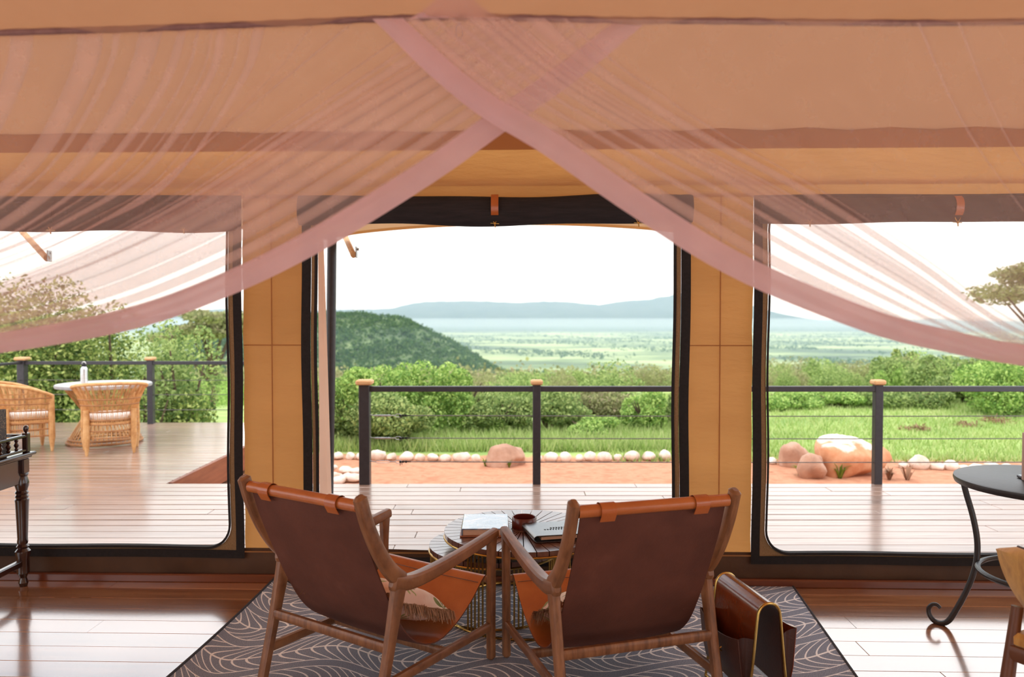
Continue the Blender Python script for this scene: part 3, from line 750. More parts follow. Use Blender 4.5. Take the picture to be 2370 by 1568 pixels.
ridge('mountains', [(300, 742), (430, 722), (520, 714), (640, 726), (770, 716), (850, 716), (905, 715), (960, 701), (1000, 698), (1100, 697), (1200, 701), (1250, 698), (1320, 699), (1385, 707), (1440, 697), (1500, 694), (1555, 683), (1640, 668), (1720, 700), (1800, 735), (1900, 742)], 20000, 6500, 1)
ridge('mountains', [(1500, 742), (1780, 738), (1850, 743), (1930, 740), (2020, 748), (2150, 738), (2300, 745), (2450, 744)], 17000, 4000, 2)

# morning haze lying over the plain
hz = MB().box((0, 15300, 1100), (60000, 30000, 2800)).build('haze', None, smooth=False); hz.data.materials.clear()
hm, nt, out = nodes_of('haze_air')
vs = nt.nodes.new('ShaderNodeVolumeScatter'); vs.inputs['Density'].default_value = 5.0e-5; vs.inputs['Color'].default_value = (0.56, 0.78, 1.0, 1); vs.inputs['Anisotropy'].default_value = 0.0
nt.links.new(vs.outputs[0], out.inputs['Volume']); hz.data.materials.append(hm)
hz['kind'] = 'stuff'; tag(hz, 'pale blue haze hanging over the far plain and mountains', 'haze'); hz['kind'] = 'stuff'

hz2 = MB().box((0, 12800, -86), (60000, 24400, 148)).build('valley_mist', hm, smooth=False)
hm2, nt, out = nodes_of('valley_mist_air'); vs = nt.nodes.new('ShaderNodeVolumeScatter'); vs.inputs['Density'].default_value = 6e-5; vs.inputs['Color'].default_value = (0.62, 0.82, 1.0, 1)
nt.links.new(vs.outputs[0], out.inputs['Volume']); hz2.data.materials[0] = hm2
tag(hz2, 'thin blue mist filling the valley above the green plain', 'mist'); hz2['kind'] = 'stuff'

# ------------------------------------------------------------------ plants
def bush_cloud(rng, rx, ry, rz, n, lumps, shell=0.35):
    """leaf centres on the skin of overlapping lumps, flat base at z=0"""
    L = []
    for k in range(lumps):
        a = rng.uniform(0, 2 * PI); q = math.sqrt(rng.uniform(0, 1)) * 0.72
        zc = rng.uniform(0.25, 0.72); s = rng.uniform(0.28, 0.5) * (1.1 - 0.35 * q)
        L.append((q * math.cos(a), q * math.sin(a), zc, s))
    C = []
    per = n // lumps + 1
    for (cx, cyy, zc, s) in L:
        d = rng.normal(size=(per, 3)); d /= np.linalg.norm(d, axis=1)[:, None]
        rad = s * (1 - shell * rng.random(per) ** 1.5)[:, None]
        p = d * rad * np.array([1, 1, 0.8]) + np.array([cx, cyy, zc]); C.append(p)
    C = np.concatenate(C)[:n]; C[:, 2] = np.maximum(C[:, 2], rng.uniform(0.0, 0.12, len(C)))
    return C * np.array([rx, ry, rz])
def stems(m, rng, h, spread, k, r0):
    for i in range(k):
        a = rng.uniform(0, 2 * PI); e = spread * rng.uniform(0.3, 0.8); b = rng.uniform(-0.05, 0.05, 2) * spread
        m.tube([(b[0], b[1], -0.1), (e * .35 * math.cos(a), e * .35 * math.sin(a), h * .35), (e * math.cos(a), e * math.sin(a), h * rng.uniform(.6, .8))], [r0, r0 * .7, r0 * .25], 5)
NB = [100]
def bush(name, label, cat, px, py_base, Y, rx, rz, n, leaf, mat, group=None, lumps=9, ry=None, z=None, flat=0.0):
    NB[0] += 1; rng = np.random.default_rng(NB[0])
    Xc = (px - 1185) / F_PX * Y
    zb = gzf(Xc, Y) if z is None else z
    root = thing(name, label, cat, (Xc, Y, zb), rng.uniform(0, 6), group)
    V, Q = leaves(bush_cloud(rng, rx, ry or rx, rz, n, lumps), leaf, rng, flat)
    o = np_mesh('foliage', V, Q, mat, root); o['kind'] = 'stuff'
    m = MB(); stems(m, rng, rz, rx, 6, 0.02 + 0.012 * rz); m.build('stem', bark, root)
    return root
def topz(py, Y): return onY(1185, py, Y).z
def bush_to(name, label, px, ytop, Y, wpx, n, leaf, mat, group=None, lumps=9, z=None, flat=0.0):
    Xc = (px - 1185) / F_PX * Y; zb = gzf(Xc, Y) if z is None else z
    return bush(name, label, 'bush', px, 0, Y, wpx / 2 / F_PX * Y, max(0.3, topz(ytop, Y) - zb), n, leaf, mat, group, lumps, z=zb, flat=flat)
def acacia(label, px, ytop, Y, wpx, n, leaf, mat, group=None, layers=3):
    """flat-topped tree: spreading bare limbs under thin level pads of leaf"""
    NB[0] += 1; rng = np.random.default_rng(NB[0]); Xc = (px - 1185) / F_PX * Y; zb = gzf(Xc, Y); H = topz(ytop, Y) - zb; R = wpx / 2 / F_PX * Y
    root = thing('acacia_tree', label, 'tree', (Xc, Y, zb), 0, group)
    C = []; m = MB()
    for k in range(layers * 4):
        a = rng.uniform(0, 2 * PI); q = R * math.sqrt(rng.uniform(0.02, 0.8)); s = R * rng.uniform(.3, .5); zc = H * rng.uniform(.72, .97)
        d = rng.normal(size=(n // (layers * 4), 3)); d /= np.linalg.norm(d, axis=1)[:, None]; d *= rng.random(len(d))[:, None] ** .4
        c = np.array([q * math.cos(a), q * math.sin(a), zc]); C.append(d * np.array([s, s, H * 0.055]) + c)
        m.tube([(0, 0, H * .25), tuple(c * np.array([.45, .45, .68])), tuple(c)], [0.02 * H, 0.012 * H, 0.004 * H], 5)
    m.tube([(0, 0, -.3), (0.03 * R, 0, H * .3)], [0.03 * H, 0.022 * H], 7); m.build('trunk', bark, root)
    V, Q = leaves(np.concatenate(C), leaf, rng, 0.5); o = np_mesh('foliage', V, Q, mat, root); o['kind'] = 'stuff'
    return root
# big evergreen thicket behind the far deck
bush_to('evergreen_bush', 'tall dark green bush directly behind the railing corner post', 60, 655, 12.6, 420, 15000, 0.036, leaf_dark, lumps=14, z=-1.0)
bush_to('evergreen_bush', 'dense dark green bush behind the round table with the steel bottle', 260, 668, 13.4, 430, 16000, 0.036, leaf_dark, lumps=14, z=-1.1)
bush_to('evergreen_bush', 'green bush beside the capped railing post, under the acacia', 420, 735, 12.2, 260, 9000, 0.034, leaf_mid, lumps=11, z=-1.1)
bush_to('evergreen_bush', 'low dark bush filling the gap below the deck cables', 330, 850, 11.5, 330, 7000, 0.034, leaf_dark, lumps=9, z=-1.2)
bush_to('evergreen_bush', 'tall pale-leaved bush rising behind the sheer curtain at the window edge', -90, 600, 14.0, 380, 9000, 0.04, leaf_dark, lumps=11, z=-1.0)
acacia('flat-topped acacia with level olive pads beyond the far deck railing', 490, 718, 24, 230, 6000, 0.07, leaf_olive)
# thicket seen through the doorway
bush_to('green_bush', 'bright green bush rising behind the thick corner railing post', 860, 836, 10.7, 270, 12000, 0.025, leaf_bright, lumps=10)
bush_to('green_bush', 'bright leafy bush with a pointed top left of the middle railing post', 1000, 828, 11.3, 220, 11000, 0.026, leaf_bright, lumps=10)
bush_to('green_bush', 'rounded dark green bush between the two doorway railing posts', 930, 900, 10.3, 260, 11000, 0.024, leaf_mid, lumps=9)
bush_to('green_bush', 'olive green bush behind the pointed bright bush', 1065, 842, 12.5, 160, 7000, 0.028, leaf_mid, lumps=8)
bush_to('green_bush', 'low dark bush tucked behind the awning pole', 775, 870, 10.5, 150, 6000, 0.025, leaf_mid, lumps=8)
bush_to('green_bush', 'grey-green bush just left of the middle railing post', 1150, 896, 11.3, 190, 7500, 0.026, leaf_mid, lumps=9)
bush_to('green_bush', 'olive bush directly behind the middle railing post', 1275, 900, 11.7, 210, 8000, 0.027, leaf_mid, lumps=9)
bush_to('green_bush', 'pale green bush left of the doorway\'s canvas pillar', 1490, 903, 11.5, 140, 7000, 0.025, leaf_bright, lumps=7)
bush_to('green_bush', 'wide olive bush between the middle post and the pale green bush', 1390, 888, 12.6, 240, 8000, 0.028, leaf_olive, lumps=9)
bush_to('green_bush', 'low bright shrub at the grass edge behind the middle cable span', 1360, 975, 11.0, 150, 4000, 0.024, leaf_bright, lumps=7)
bush_to('green_bush', 'dark bush behind the doorway\'s right canvas edge', 1580, 880, 12.0, 170, 6000, 0.028, leaf_mid, lumps=8)
bush_to('green_bush', 'small bright shrub on the grass beside the middle post', 1130, 1000, 11.2, 90, 2000, 0.022, leaf_bright, lumps=6)
# window on the lawn side
bush_to('lawn_bush', 'low bright bush at the canvas edge of the lawn window', 1810, 905, 14.4, 190, 8000, 0.030, leaf_bright, lumps=8)
bush_to('lawn_bush', 'bright grassy bush left of the lawn-side railing post', 1935, 915, 14.6, 190, 8000, 0.028, leaf_bright, lumps=8)
bush_to('lawn_bush', 'olive bush behind the lawn-side railing post', 2070, 890, 14.9, 250, 10000, 0.032, leaf_mid, lumps=9)
bush_to('lawn_bush', 'feathery rounded green bush above the railing line over the lawn', 2080, 820, 27.0, 170, 6000, 0.05, leaf_mid, lumps=8)
bush_to('lawn_bush', 'broad rounded tree-like bush right of the feathery one', 2200, 815, 24.0, 190, 7000, 0.05, leaf_mid, lumps=9)
bush_to('lawn_bush', 'big bright green bush at the far end of the lawn', 2335, 826, 13.6, 260, 15000, 0.031, leaf_bright, lumps=11)
bush_to('lawn_bush', 'dark green crown standing up from the wooded slope', 2090, 796, 60.0, 80, 2500, 0.12, leaf_dark, lumps=7)
bush_to('lawn_bush', 'deep green bush between the broad bush and the lawn-end bush', 2235, 872, 15.2, 170, 8000, 0.032, leaf_mid, lumps=8)
tt = acacia('tall thin-leaved tree whose crown shows through the sheer curtain beside the lawn', 2440, 600, 22, 330, 9000, 0.07, leaf_olive, layers=4)

# wooded slope below: countable trees nearer, the rest as one mass
rs = np.random.default_rng(77); k = 0; placed = []
G = 'thorn trees on the slope below the lodge'
protoT = []
for v in range(5):
    rng = np.random.default_rng(300 + v)
    V, Q = leaves(bush_cloud(rng, 1, 1, 1, 3600, 10), 0.032, rng, 0.5 if v > 1 else 0)
    o = np_mesh('foliage', V, Q, (leaf_mid, leaf_bright, leaf_olive, leaf_olive, leaf_mid)[v]); protoT.append(o.data); bpy.data.objects.remove(o)
while k < 200:
    Yt = rs.uniform(22, 130) if k > 40 else rs.uniform(18, 40); pxx = rs.uniform(400, 2500)
    if 560 < pxx < 690 and Yt < 60: continue
    Xc = (pxx - 1185) / F_PX * Yt; 
    if pxx > 1750 and Yt < 24: continue
    zb = gzf(Xc, Yt); want = topz(rs.uniform(848, 905) if pxx < 1750 else rs.uniform(805, 890), Yt)
    h = min(max(want - zb, 1.2), 5.5)
    var_ = int(rs.integers(0, 5)); side_ = 'seen left of the doorway' if pxx < 700 else ('seen through the doorway' if pxx < 1650 else 'seen beyond the lawn')
    kind_ = ('rounded mid-green', 'rounded bright green', 'flat-leaved olive', 'flat-leaved olive', 'bushy grey-green')[var_]
    root = thing('thorn_tree', kind_ + ' thorn tree on the wooded slope ' + side_, 'tree', (Xc, Yt, zb - 0.2), rs.uniform(0, 6), G + ', ' + kind_ + ', ' + side_)
    wv = h * rs.uniform(0.55, 0.95)
    o = bpy.data.objects.new('foliage', protoT[var_]); COL.objects.link(o); o.parent = root; o.scale = (wv, wv, h); o['kind'] = 'stuff'
    k += 1
def tree_mass(name, label, n, ylo, yhi, hmin, hmax, seed, px0=380, px1=2500, dens=None, q=10, mat=None, ls=(.22, .45), tops=None):
    rng = np.random.default_rng(seed); Yt = np.exp(rng.uniform(math.log(ylo), math.log(yhi), n)); pxx = rng.uniform(px0, px1, n); Xc = (pxx - 1185) / F_PX * Yt
    if dens is not None: keep = dens(Xc, Yt, rng); Xc, Yt = Xc[keep], Yt[keep]
    h = rng.uniform(hmin, hmax, len(Xc)); zb = gz(Xc, Yt)
    if tops: h = np.clip(EYE - (rng.uniform(tops[0], tops[1], len(Xc)) - HORIZON) / F_PX * Yt - zb, 1.0, hmax)
    C = np.repeat(np.stack([Xc, Yt, zb + h * .55], 1), q, 0); hh = np.repeat(h, q)
    C = C + rng.normal(size=C.shape) * hh[:, None] * np.array([.45, .45, .22])
    a = rng.normal(size=C.shape); a[:, 2] *= .5; a /= np.linalg.norm(a, axis=1)[:, None]; b = np.cross(a, rng.normal(size=C.shape)); b /= np.linalg.norm(b, axis=1)[:, None]
    s = (hh * rng.uniform(ls[0], ls[1], len(hh)))[:, None]
    V = np.stack([C + a * s, C + b * s, C - a * s, C - b * s], 1).reshape(-1, 3)
    o = np_mesh(name, V, np.arange(len(V)).reshape(-1, 4), mat or leaf_far); tag(o, label, 'woodland'); o['kind'] = 'stuff'
    return o
tree_mass('slope_woodland', 'unbroken thorn woodland covering the slope behind the nearer trees', 4200, 80, 420, 2.5, 5.0, 5, q=48, mat=leaf_olive, ls=(.04, .08), tops=(850, 885))
tree_mass('hill_woodland', 'dark bush cover on the rounded green hill', 7000, 1050, 1900, 4, 9, 6, 380, 1220, lambda x, y, g: gz(x, y) > -140, ls=(.2, .35))
def clumpy(x, y, g):
    v = np.sin(x * .0031 + 1.1) * np.sin(y * .0042 + .4) + .7 * np.sin(x * .009 + y * .004) + .5 * np.sin(y * .0011 + 2) + g.normal(0, .35, len(x))
    return v > .35
tree_mass('plain_woodland', 'scattered dark trees and thickets dotting the pale green plain', 30000, 1500, 11000, 5, 13, 7, 380, 2600, clumpy, q=6)

# lawn and verge grass
def grass(name, label, n, f, hmin, hmax, seed):
    rng = np.random.default_rng(seed); pts = f(rng, n); zb = gz(pts[:, 0], pts[:, 1]); h = rng.uniform(hmin, hmax, len(pts)); a = rng.uniform(0, 2 * PI, len(pts))
    w = 0.006 + 0.004 * rng.random(len(pts)); d = np.stack([np.cos(a), np.sin(a), 0 * a], 1); ln = rng.normal(0, .35, (len(pts), 2)) * h[:, None]
    B = np.stack([pts[:, 0], pts[:, 1], zb], 1); T = B + np.stack([ln[:, 0], ln[:, 1], h], 1)
    V = np.stack([B - d * w[:, None], B + d * w[:, None], T], 1).reshape(-1, 3)
    o = np_mesh(name, V, np.arange(len(V)).reshape(-1, 3), grass_mat); tag(o, label, 'grass'); o['kind'] = 'stuff'
grass('lawn_grass', 'short bright green lawn grass stretching behind the boulders', 60000, lambda g, n: np.stack([g.uniform(1.2, 12, n), 9.1 + 9.5 * g.random(n) ** 1.3], 1), 0.03, 0.10, 21)
grass('verge_grass', 'longer loose grass between the white stones and the thicket', 30000, lambda g, n: np.stack([g.uniform(-3.5, 3.2, n), 9.75 + 3.2 * g.random(n) ** 1.4], 1), 0.05, 0.22, 22)

# ------------------------------------------------------------------ rocks
def rock(name, label, cat, loc, size, mat, seed, group=None, rough=0.12, rotz=None, sub=14, cut=0.35, lean=0.0, planes=9):
    g = np.random.default_rng(seed); V = []; Fc = []; nu, nv = sub, sub // 2 + 2
    dirs = g.normal(size=(planes, 3)); dirs /= np.linalg.norm(dirs, axis=1)[:, None]; lev = g.uniform(0.70, 0.96, planes); ph = g.uniform(0, 6, 6)
    for j in range(nv + 1):
        th = PI * j / nv
        for i in range(nu):
            a = 2 * PI * i / nu; d = np.array([math.sin(th) * math.cos(a), math.sin(th) * math.sin(a), math.cos(th)])
            rr = 1.0
            for q, l in zip(dirs, lev):
                c = d @ q
                if c > 0.2: rr = min(rr, l / c * 1.0)
            rr = rr * (1 + rough * (0.5 * math.sin(3 * d[0] + ph[0] + 2 * d[2]) * math.sin(3 * d[1] + ph[1]) + 0.3 * math.sin(7 * d[0] + 5 * d[1] + ph[2])))
            q_ = d * rr; q_[2] *= (1 - lean * q_[0]); V.append(q_ * np.array(size) / 2)
    for j in range(nv):
        for i in range(nu): Fc.append((j * nu + i, (j + 1) * nu + i, (j + 1) * nu + (i + 1) % nu, j * nu + (i + 1) % nu))
    m = MB(); m.add(V, Fc); o = m.build(name, mat, None, True, 1.0); o.location = (loc[0], loc[1], loc[2] + size[2] * (0.5 - cut)); o.rotation_euler = (0, 0, g.uniform(0, 6) if rotz is None else rotz)
    return tag(o, label, cat, group)
GZ = -0.30
def gp(px, py): return onZ(px, py, GZ)
rb = random.Random(9); x = 764.0; sd = 500
gaps = [(1118, 1224), (1820, 2070)]
while x < 2360:
    wpx = rb.uniform(24, 46); cxp = x + wpx / 2
    if 1565 < cxp < 1770: x = 1772; continue
    yb = np.interp(cxp, [760, 1100, 1555, 1780, 2070, 2180, 2370], [1063, 1069, 1066, 1074, 1083, 1088, 1092])
    if not any(a < cxp < b for a, b in gaps):
        p = gp(cxp, yb); w = wpx / F_PX * p.y
        seg_ = 'left of the thick corner post' if cxp < 845 else ('between the corner post and the pinkish boulder' if cxp < 1170 else ('between the middle post and the doorway pillar' if cxp < 1600 else ('beside the red boulders' if cxp < 1900 else 'along the lawn edge')))
        rock('border_stone', 'smooth white stone edging the red earth ' + seg_, 'stone', (p.x, p.y, GZ), (w * 1.04, w * rb.uniform(.7, 1.0), w * rb.uniform(.52, .85)), stone_white, sd, 'white edging stones ' + seg_, 0.08, sub=14, cut=0.14); sd += 1
    x += wpx * rb.uniform(0.92, 1.02)
for k, (xx, yy, ww) in enumerate(((775, 1108, 44), (800, 1098, 40), (826, 1104, 36), (785, 1118, 50), (820, 1117, 46), (768, 1096, 34), (838, 1112, 34), (804, 1110, 30))):
    p = gp(xx, yy); w = ww / F_PX * p.y
    rock('flat_stone', 'flat pale grey stone in the heap beside the corner post', 'stone', (p.x, p.y, GZ + 0.02 * (k % 3)), (w, w * .8, w * .45), stone_white, 900 + k, 'pale stones heaped beside the corner post', 0.1, cut=0.2)
def boulder(label, pxc, pyb, wpx, hpx, mat, seed, dep=0.85, rz=0.0, rough=0.16, sub=26, lean=0.0, planes=18):
    p = gp(pxc, pyb); w = wpx / F_PX * p.y; h = hpx / F_PX * p.y
    return rock('boulder', label, 'boulder', (p.x, p.y + w * dep * 0.3, GZ), (w, w * dep, h * 1.25), mat, seed, None, rough, rz, sub, 0.2, lean, planes)
boulder('pinkish rounded boulder among the white stones seen through the doorway', 1172, 1082, 116, 50, boulder_red, 71, 0.8, 0.3, 0.2, 32, 0.1)
boulder('rounded red boulder at the back of the group by the lawn', 1841, 1083, 76, 56, boulder_red, 72)
boulder('squat red-brown boulder at the front of the group by the lawn', 1889, 1110, 80, 62, boulder_red, 75, 0.9, 1.2)
boulder('large orange boulder with pale crust behind the lawn-side railing post', 1990, 1104, 190, 88, boulder_orange, 74, 0.75, 0.15, 0.22, 44, 0.38, 22)
def spiky(label, px, py, s, n, seed, mat=spike_leaf):
    g = np.random.default_rng(seed); p = gp(px, py); m = MB()
    for k in range(n):
        a = g.uniform(0, 2 * PI); l = s * g.uniform(.6, 1.1); e = g.uniform(.35, .9); w = s * .07; d = np.array([math.cos(a), math.sin(a), 0]); q = np.array([-d[1], d[0], 0])
        b = d * s * .05; mid = d * l * .4 * e + np.array([0, 0, l * .6]); tip = d * l * e + np.array([0, 0, l * (1.15 - .6 * e)])
        m.add([b - q * w, b + q * w, mid + q * w * .9, mid - q * w * .9, tip], [(0, 1, 2, 3), (3, 2, 4)])
    o = m.build('spiky_plant', mat, None, True, 2.0); o.location = p; return tag(o, label, 'plant')
spiky('yellow-green spiky plant between the front boulder and the large one', 1944, 1108, 0.20, 26, 1)
spiky('small green succulent between the two rounded boulders', 1850, 1100, 0.13, 20, 2)
spiky('dry tuft at the foot of the lawn-side railing post', 2058, 1112, 0.16, 34, 3, dry_brush)
spiky('thin dry stalks beside the large orange boulder', 2100, 1112, 0.22, 9, 4, dry_brush)
spiky('green tuft at the near foot of the pinkish boulder', 1178, 1083, 0.10, 26, 5)
spiky('green tuft left of the pinkish boulder', 1124, 1080, 0.12, 24, 6)
spiky('yellowish tuft growing over the white stones', 1012, 1066, 0.10, 22, 7)
spiky('tuft growing between stones right of the middle post', 1276, 1066, 0.11, 22, 8)
for k, (lab, xx, yy, s) in enumerate((('dry brown brush heap in the middle of the lawn', 2120, 994, .16), ('flat dry brush heap near the lawn-end bush', 2238, 985, .15), ('wide dry brush heap under the lawn-end bush', 2308, 977, .2))):
    p = onZ(xx, yy, gzf(4, 14)); g = np.random.default_rng(k); C = g.normal(size=(220, 3)) * np.array([s * .6, s * .5, s * .2]); C[:, 2] = np.abs(C[:, 2])
    V, Q = leaves(C, 0.045, g, 0, 0.2); o = np_mesh('brush_heap', V, Q, dry_brush); o.location = (p.x, p.y, gzf(p.x, p.y)); tag(o, lab, 'brush'); o['kind'] = 'stuff'

# ================================================================== INTERIOR THINGS
# ------------------------------------------------------------------ sling chairs
def sling_chair(label, loc, rz):
    root = thing('sling_chair', label, 'chair', loc, rz, 'leather sling chairs facing the view')
    w = 0.292
    for s in (-1, 1):
        x = s * w
        def P(pts, n=5): return [(x, float(p[0]), float(p[1])) for p in smooth_path(pts, n)]
        pp = P([(-0.742, 0.802), (-0.712, 0.715), (-0.664, 0.618), (-0.606, 0.535), (-0.545, 0.478)])
        MB().sweep(pp, [(0.034, 0.046 + 0.016 * (i / (len(pp) - 1)) ** 2) for i in range(len(pp))], (1, 0, 0)).build('back_post', teak, root)
        pa = P([(-0.585, 0.482), (-0.50, 0.462), (-0.38, 0.463), (-0.20, 0.480), (0.032, 0.512)])
        MB().sweep(pa, [(0.036 + 0.012 * math.sin(PI * i / (len(pa) - 1)), 0.058 - 0.018 * i / (len(pa) - 1)) for i in range(len(pa))], (1, 0, 0)).build('armrest', teak, root)
        pf = P([(0.006, 0.50), (0.004, 0.43), (0.003, 0.33), (0.0, 0.16), (0.0, 0.008)])
        MB().sweep(pf, [(0.032, 0.052 - 0.018 * min(1, i / (len(pf) - 1) * 2.5)) for i in range(len(pf))], (1, 0, 0)).build('front_leg', teak, root)
        pb = P([(-0.552, 0.478), (-0.575, 0.39), (-0.612, 0.24), (-0.672, 0.008)])
        MB().sweep(pb, [(0.034, 0.066 - 0.030 * min(1, i / (len(pb) - 1) * 1.3)) for i in range(len(pb))], (1, 0, 0)).build('rear_leg', teak, root)
        MB().sweep([(x, -0.008, 0.137), (x, -0.636, 0.137)], [(0.024, 0.034)] * 2, (1, 0, 0), round_ends=False).build('side_stretcher', teak, root)
    MB().sweep([(-w, -0.612, 0.262), (w, -0.612, 0.262)], [(0.024, 0.036)] * 2, (0, 1, 0), round_ends=False).build('rear_stretcher', teak, root)
    MB().sweep([(-w, -0.30, 0.137), (w, -0.30, 0.137)], [(0.026, 0.034)] * 2, (0, 1, 0), round_ends=False).build('cross_stretcher', teak, root)
    MB().tube([(-w, 0.004, 0.322), (w, 0.004, 0.322)], 0.014, 12).build('seat_rail', teak, root)
    MB().tube([(-w, -0.728, 0.772), (w, -0.728, 0.772)], 0.013, 12).build('top_rail', teak, root)
    hw = w - 0.028
    prof = smooth_path([(-0.722, 0.752), (-0.690, 0.660), (-0.632, 0.530), (-0.565, 0.395), (-0.490, 0.275), (-0.400, 0.200), (-0.300, 0.178), (-0.200, 0.205), (-0.100, 0.262), (-0.012, 0.336), (0.018, 0.330)], 4)
    m = MB(); rows = []; offs = []
    for i, p in enumerate(prof):
        a = prof[max(i - 1, 0)]; b = prof[min(i + 1, len(prof) - 1)]; t = np.array(b) - np.array(a); t /= np.linalg.norm(t); nrm = np.array([t[1], -t[0]])  # towards the sitter
        if nrm[1] < 0 and i > 6: nrm = -nrm
        if i <= 6 and nrm[0] < 0: nrm = -nrm
        k = i / (len(prof) - 1); sag = 0.012 * math.sin(PI * k)
        rows.append([(hw * q, p[0], p[1] - sag * (1 - q * q)) for q in np.linspace(-1, 1, 13)])
        offs.append([(0, -nrm[0] * 0.005, -nrm[1] * 0.005)] * 13)
    m.slab_grid(rows, offs, (0, 1))
    m.build('sling', [leather_tan, suede], root, True, 1.2)
    # leather rolled round the top rail, with its stitched edge and two keeper straps
    m = MB()
    rows = [[(hw * 1.035 * q, -0.728 + 0.021 * math.cos(a), 0.772 + 0.021 * math.sin(a)) for q in np.linspace(-1, 1, 15)] for a in np.linspace(0, 2 * PI, 19)]
    m.grid(rows); m.build('rail_wrap', leather_tan, root, True, 1.2)
    for xs_ in (-0.175, 0.165):
        rows = [[(xs_ + d, -0.728 + (0.0245 + (0.002 if k > 12 else 0)) * math.cos(a), 0.772 + 0.0245 * math.sin(a) - (0.016 if 12 < k else 0) * 0) for d in (-0.026, 0.026)] for k, a in enumerate(np.linspace(0.2, 2 * PI - 0.6, 18))]
        rows = [[(xs_ + d, -0.736, 0.735) for d in (-0.026, 0.026)]] + [[(xs_ + d, -0.7500, 0.757) for d in (-0.026, 0.026)]] + [[(xs_ + d, -0.728 - 0.0255 * math.cos(a), 0.772 + 0.0255 * math.sin(a)) for d in (-0.026, 0.026)] for a in np.linspace(-0.2, PI + 0.8, 14)]
        offs = [[(0, -0.003, 0.0)] * 2 for _ in rows]
        MB().slab_grid(rows, offs, (0, 0)).build('strap', leather_strap, root, True, 1.2)
    # stitching line along the front edge
    for yy, zz in ((-0.040, 0.3165),):
        MB().tube([(-hw * .97, yy, zz + 0.003), (0, yy, zz - 0.001), (hw * .97, yy, zz + 0.003)], 0.0012, 4).build('stitching', leather_dark, root)
    return root
LCH, RCH = ((-0.3295, 3.293, 0.008), -0.583), ((0.256, 3.239, 0.008), 0.299)
chairL = sling_chair('teak chair with brown leather sling on the writing desk side of the slatted tables', *LCH)
chairR = sling_chair('teak chair with brown leather sling standing beside the leather magazine rack', *RCH)

pm_c, nt, out = nodes_of('palm_print_cotton')
bsdf = nt.nodes.new('ShaderNodeBsdfPrincipled'); bsdf.inputs['Roughness'].default_value = 0.85
tcx = nt.nodes.new('ShaderNodeTexCoord'); mp = nt.nodes.new('ShaderNodeMapping'); mp.inputs['Scale'].default_value = (8, 8, 0); nt.links.new(tcx.outputs['Object'], mp.inputs['Vector'])
vor = nt.nodes.new('ShaderNodeTexVoronoi'); vor.inputs['Scale'].default_value = 1.0; vor.inputs['Randomness'].default_value = 0.7; nt.links.new(mp.outputs[0], vor.inputs['Vector'])
sub = nt.nodes.new('ShaderNodeVectorMath'); sub.operation = 'SUBTRACT'; nt.links.new(mp.outputs[0], sub.inputs[0]); nt.links.new(vor.outputs['Position'], sub.inputs[1])
sp = nt.nodes.new('ShaderNodeSeparateXYZ'); nt.links.new(sub.outputs[0], sp.inputs[0])
ang_ = math_n(nt, 'ARCTAN2', sp.outputs[1], sp.outputs[0]); spk = math_n(nt, 'ABSOLUTE', math_n(nt, 'SINE', math_n(nt, 'MULTIPLY', ang_, 4.0)))
lim = math_n(nt, 'MULTIPLY_ADD', spk, 0.48, 0.08); msk = math_n(nt, 'LESS_THAN', vor.outputs['Distance'], lim)
mxc = nt.nodes.new('ShaderNodeMix'); mxc.data_type = 'RGBA'; nt.links.new(msk, mxc.inputs['Factor'])
nzc = N(nt, 'TexNoise', Scale=7.0, Detail=4); nt.links.new(tcx.outputs['Object'], nzc.inputs['Vector'])
nt.links.new(ramp(nt, nzc.outputs['Fac'], [(0.4, lin(240, 226, 214)), (0.62, lin(226, 190, 172))]), mxc.inputs['A'])
nt.links.new(ramp(nt, nzc.outputs['Fac'], [(0.35, lin(96, 112, 58)), (0.65, lin(158, 160, 92))]), mxc.inputs['B'])
nt.links.new(mxc.outputs['Result'], bsdf.inputs['Base Color']); nt.links.new(bsdf.outputs[0], out.inputs['Surface'])
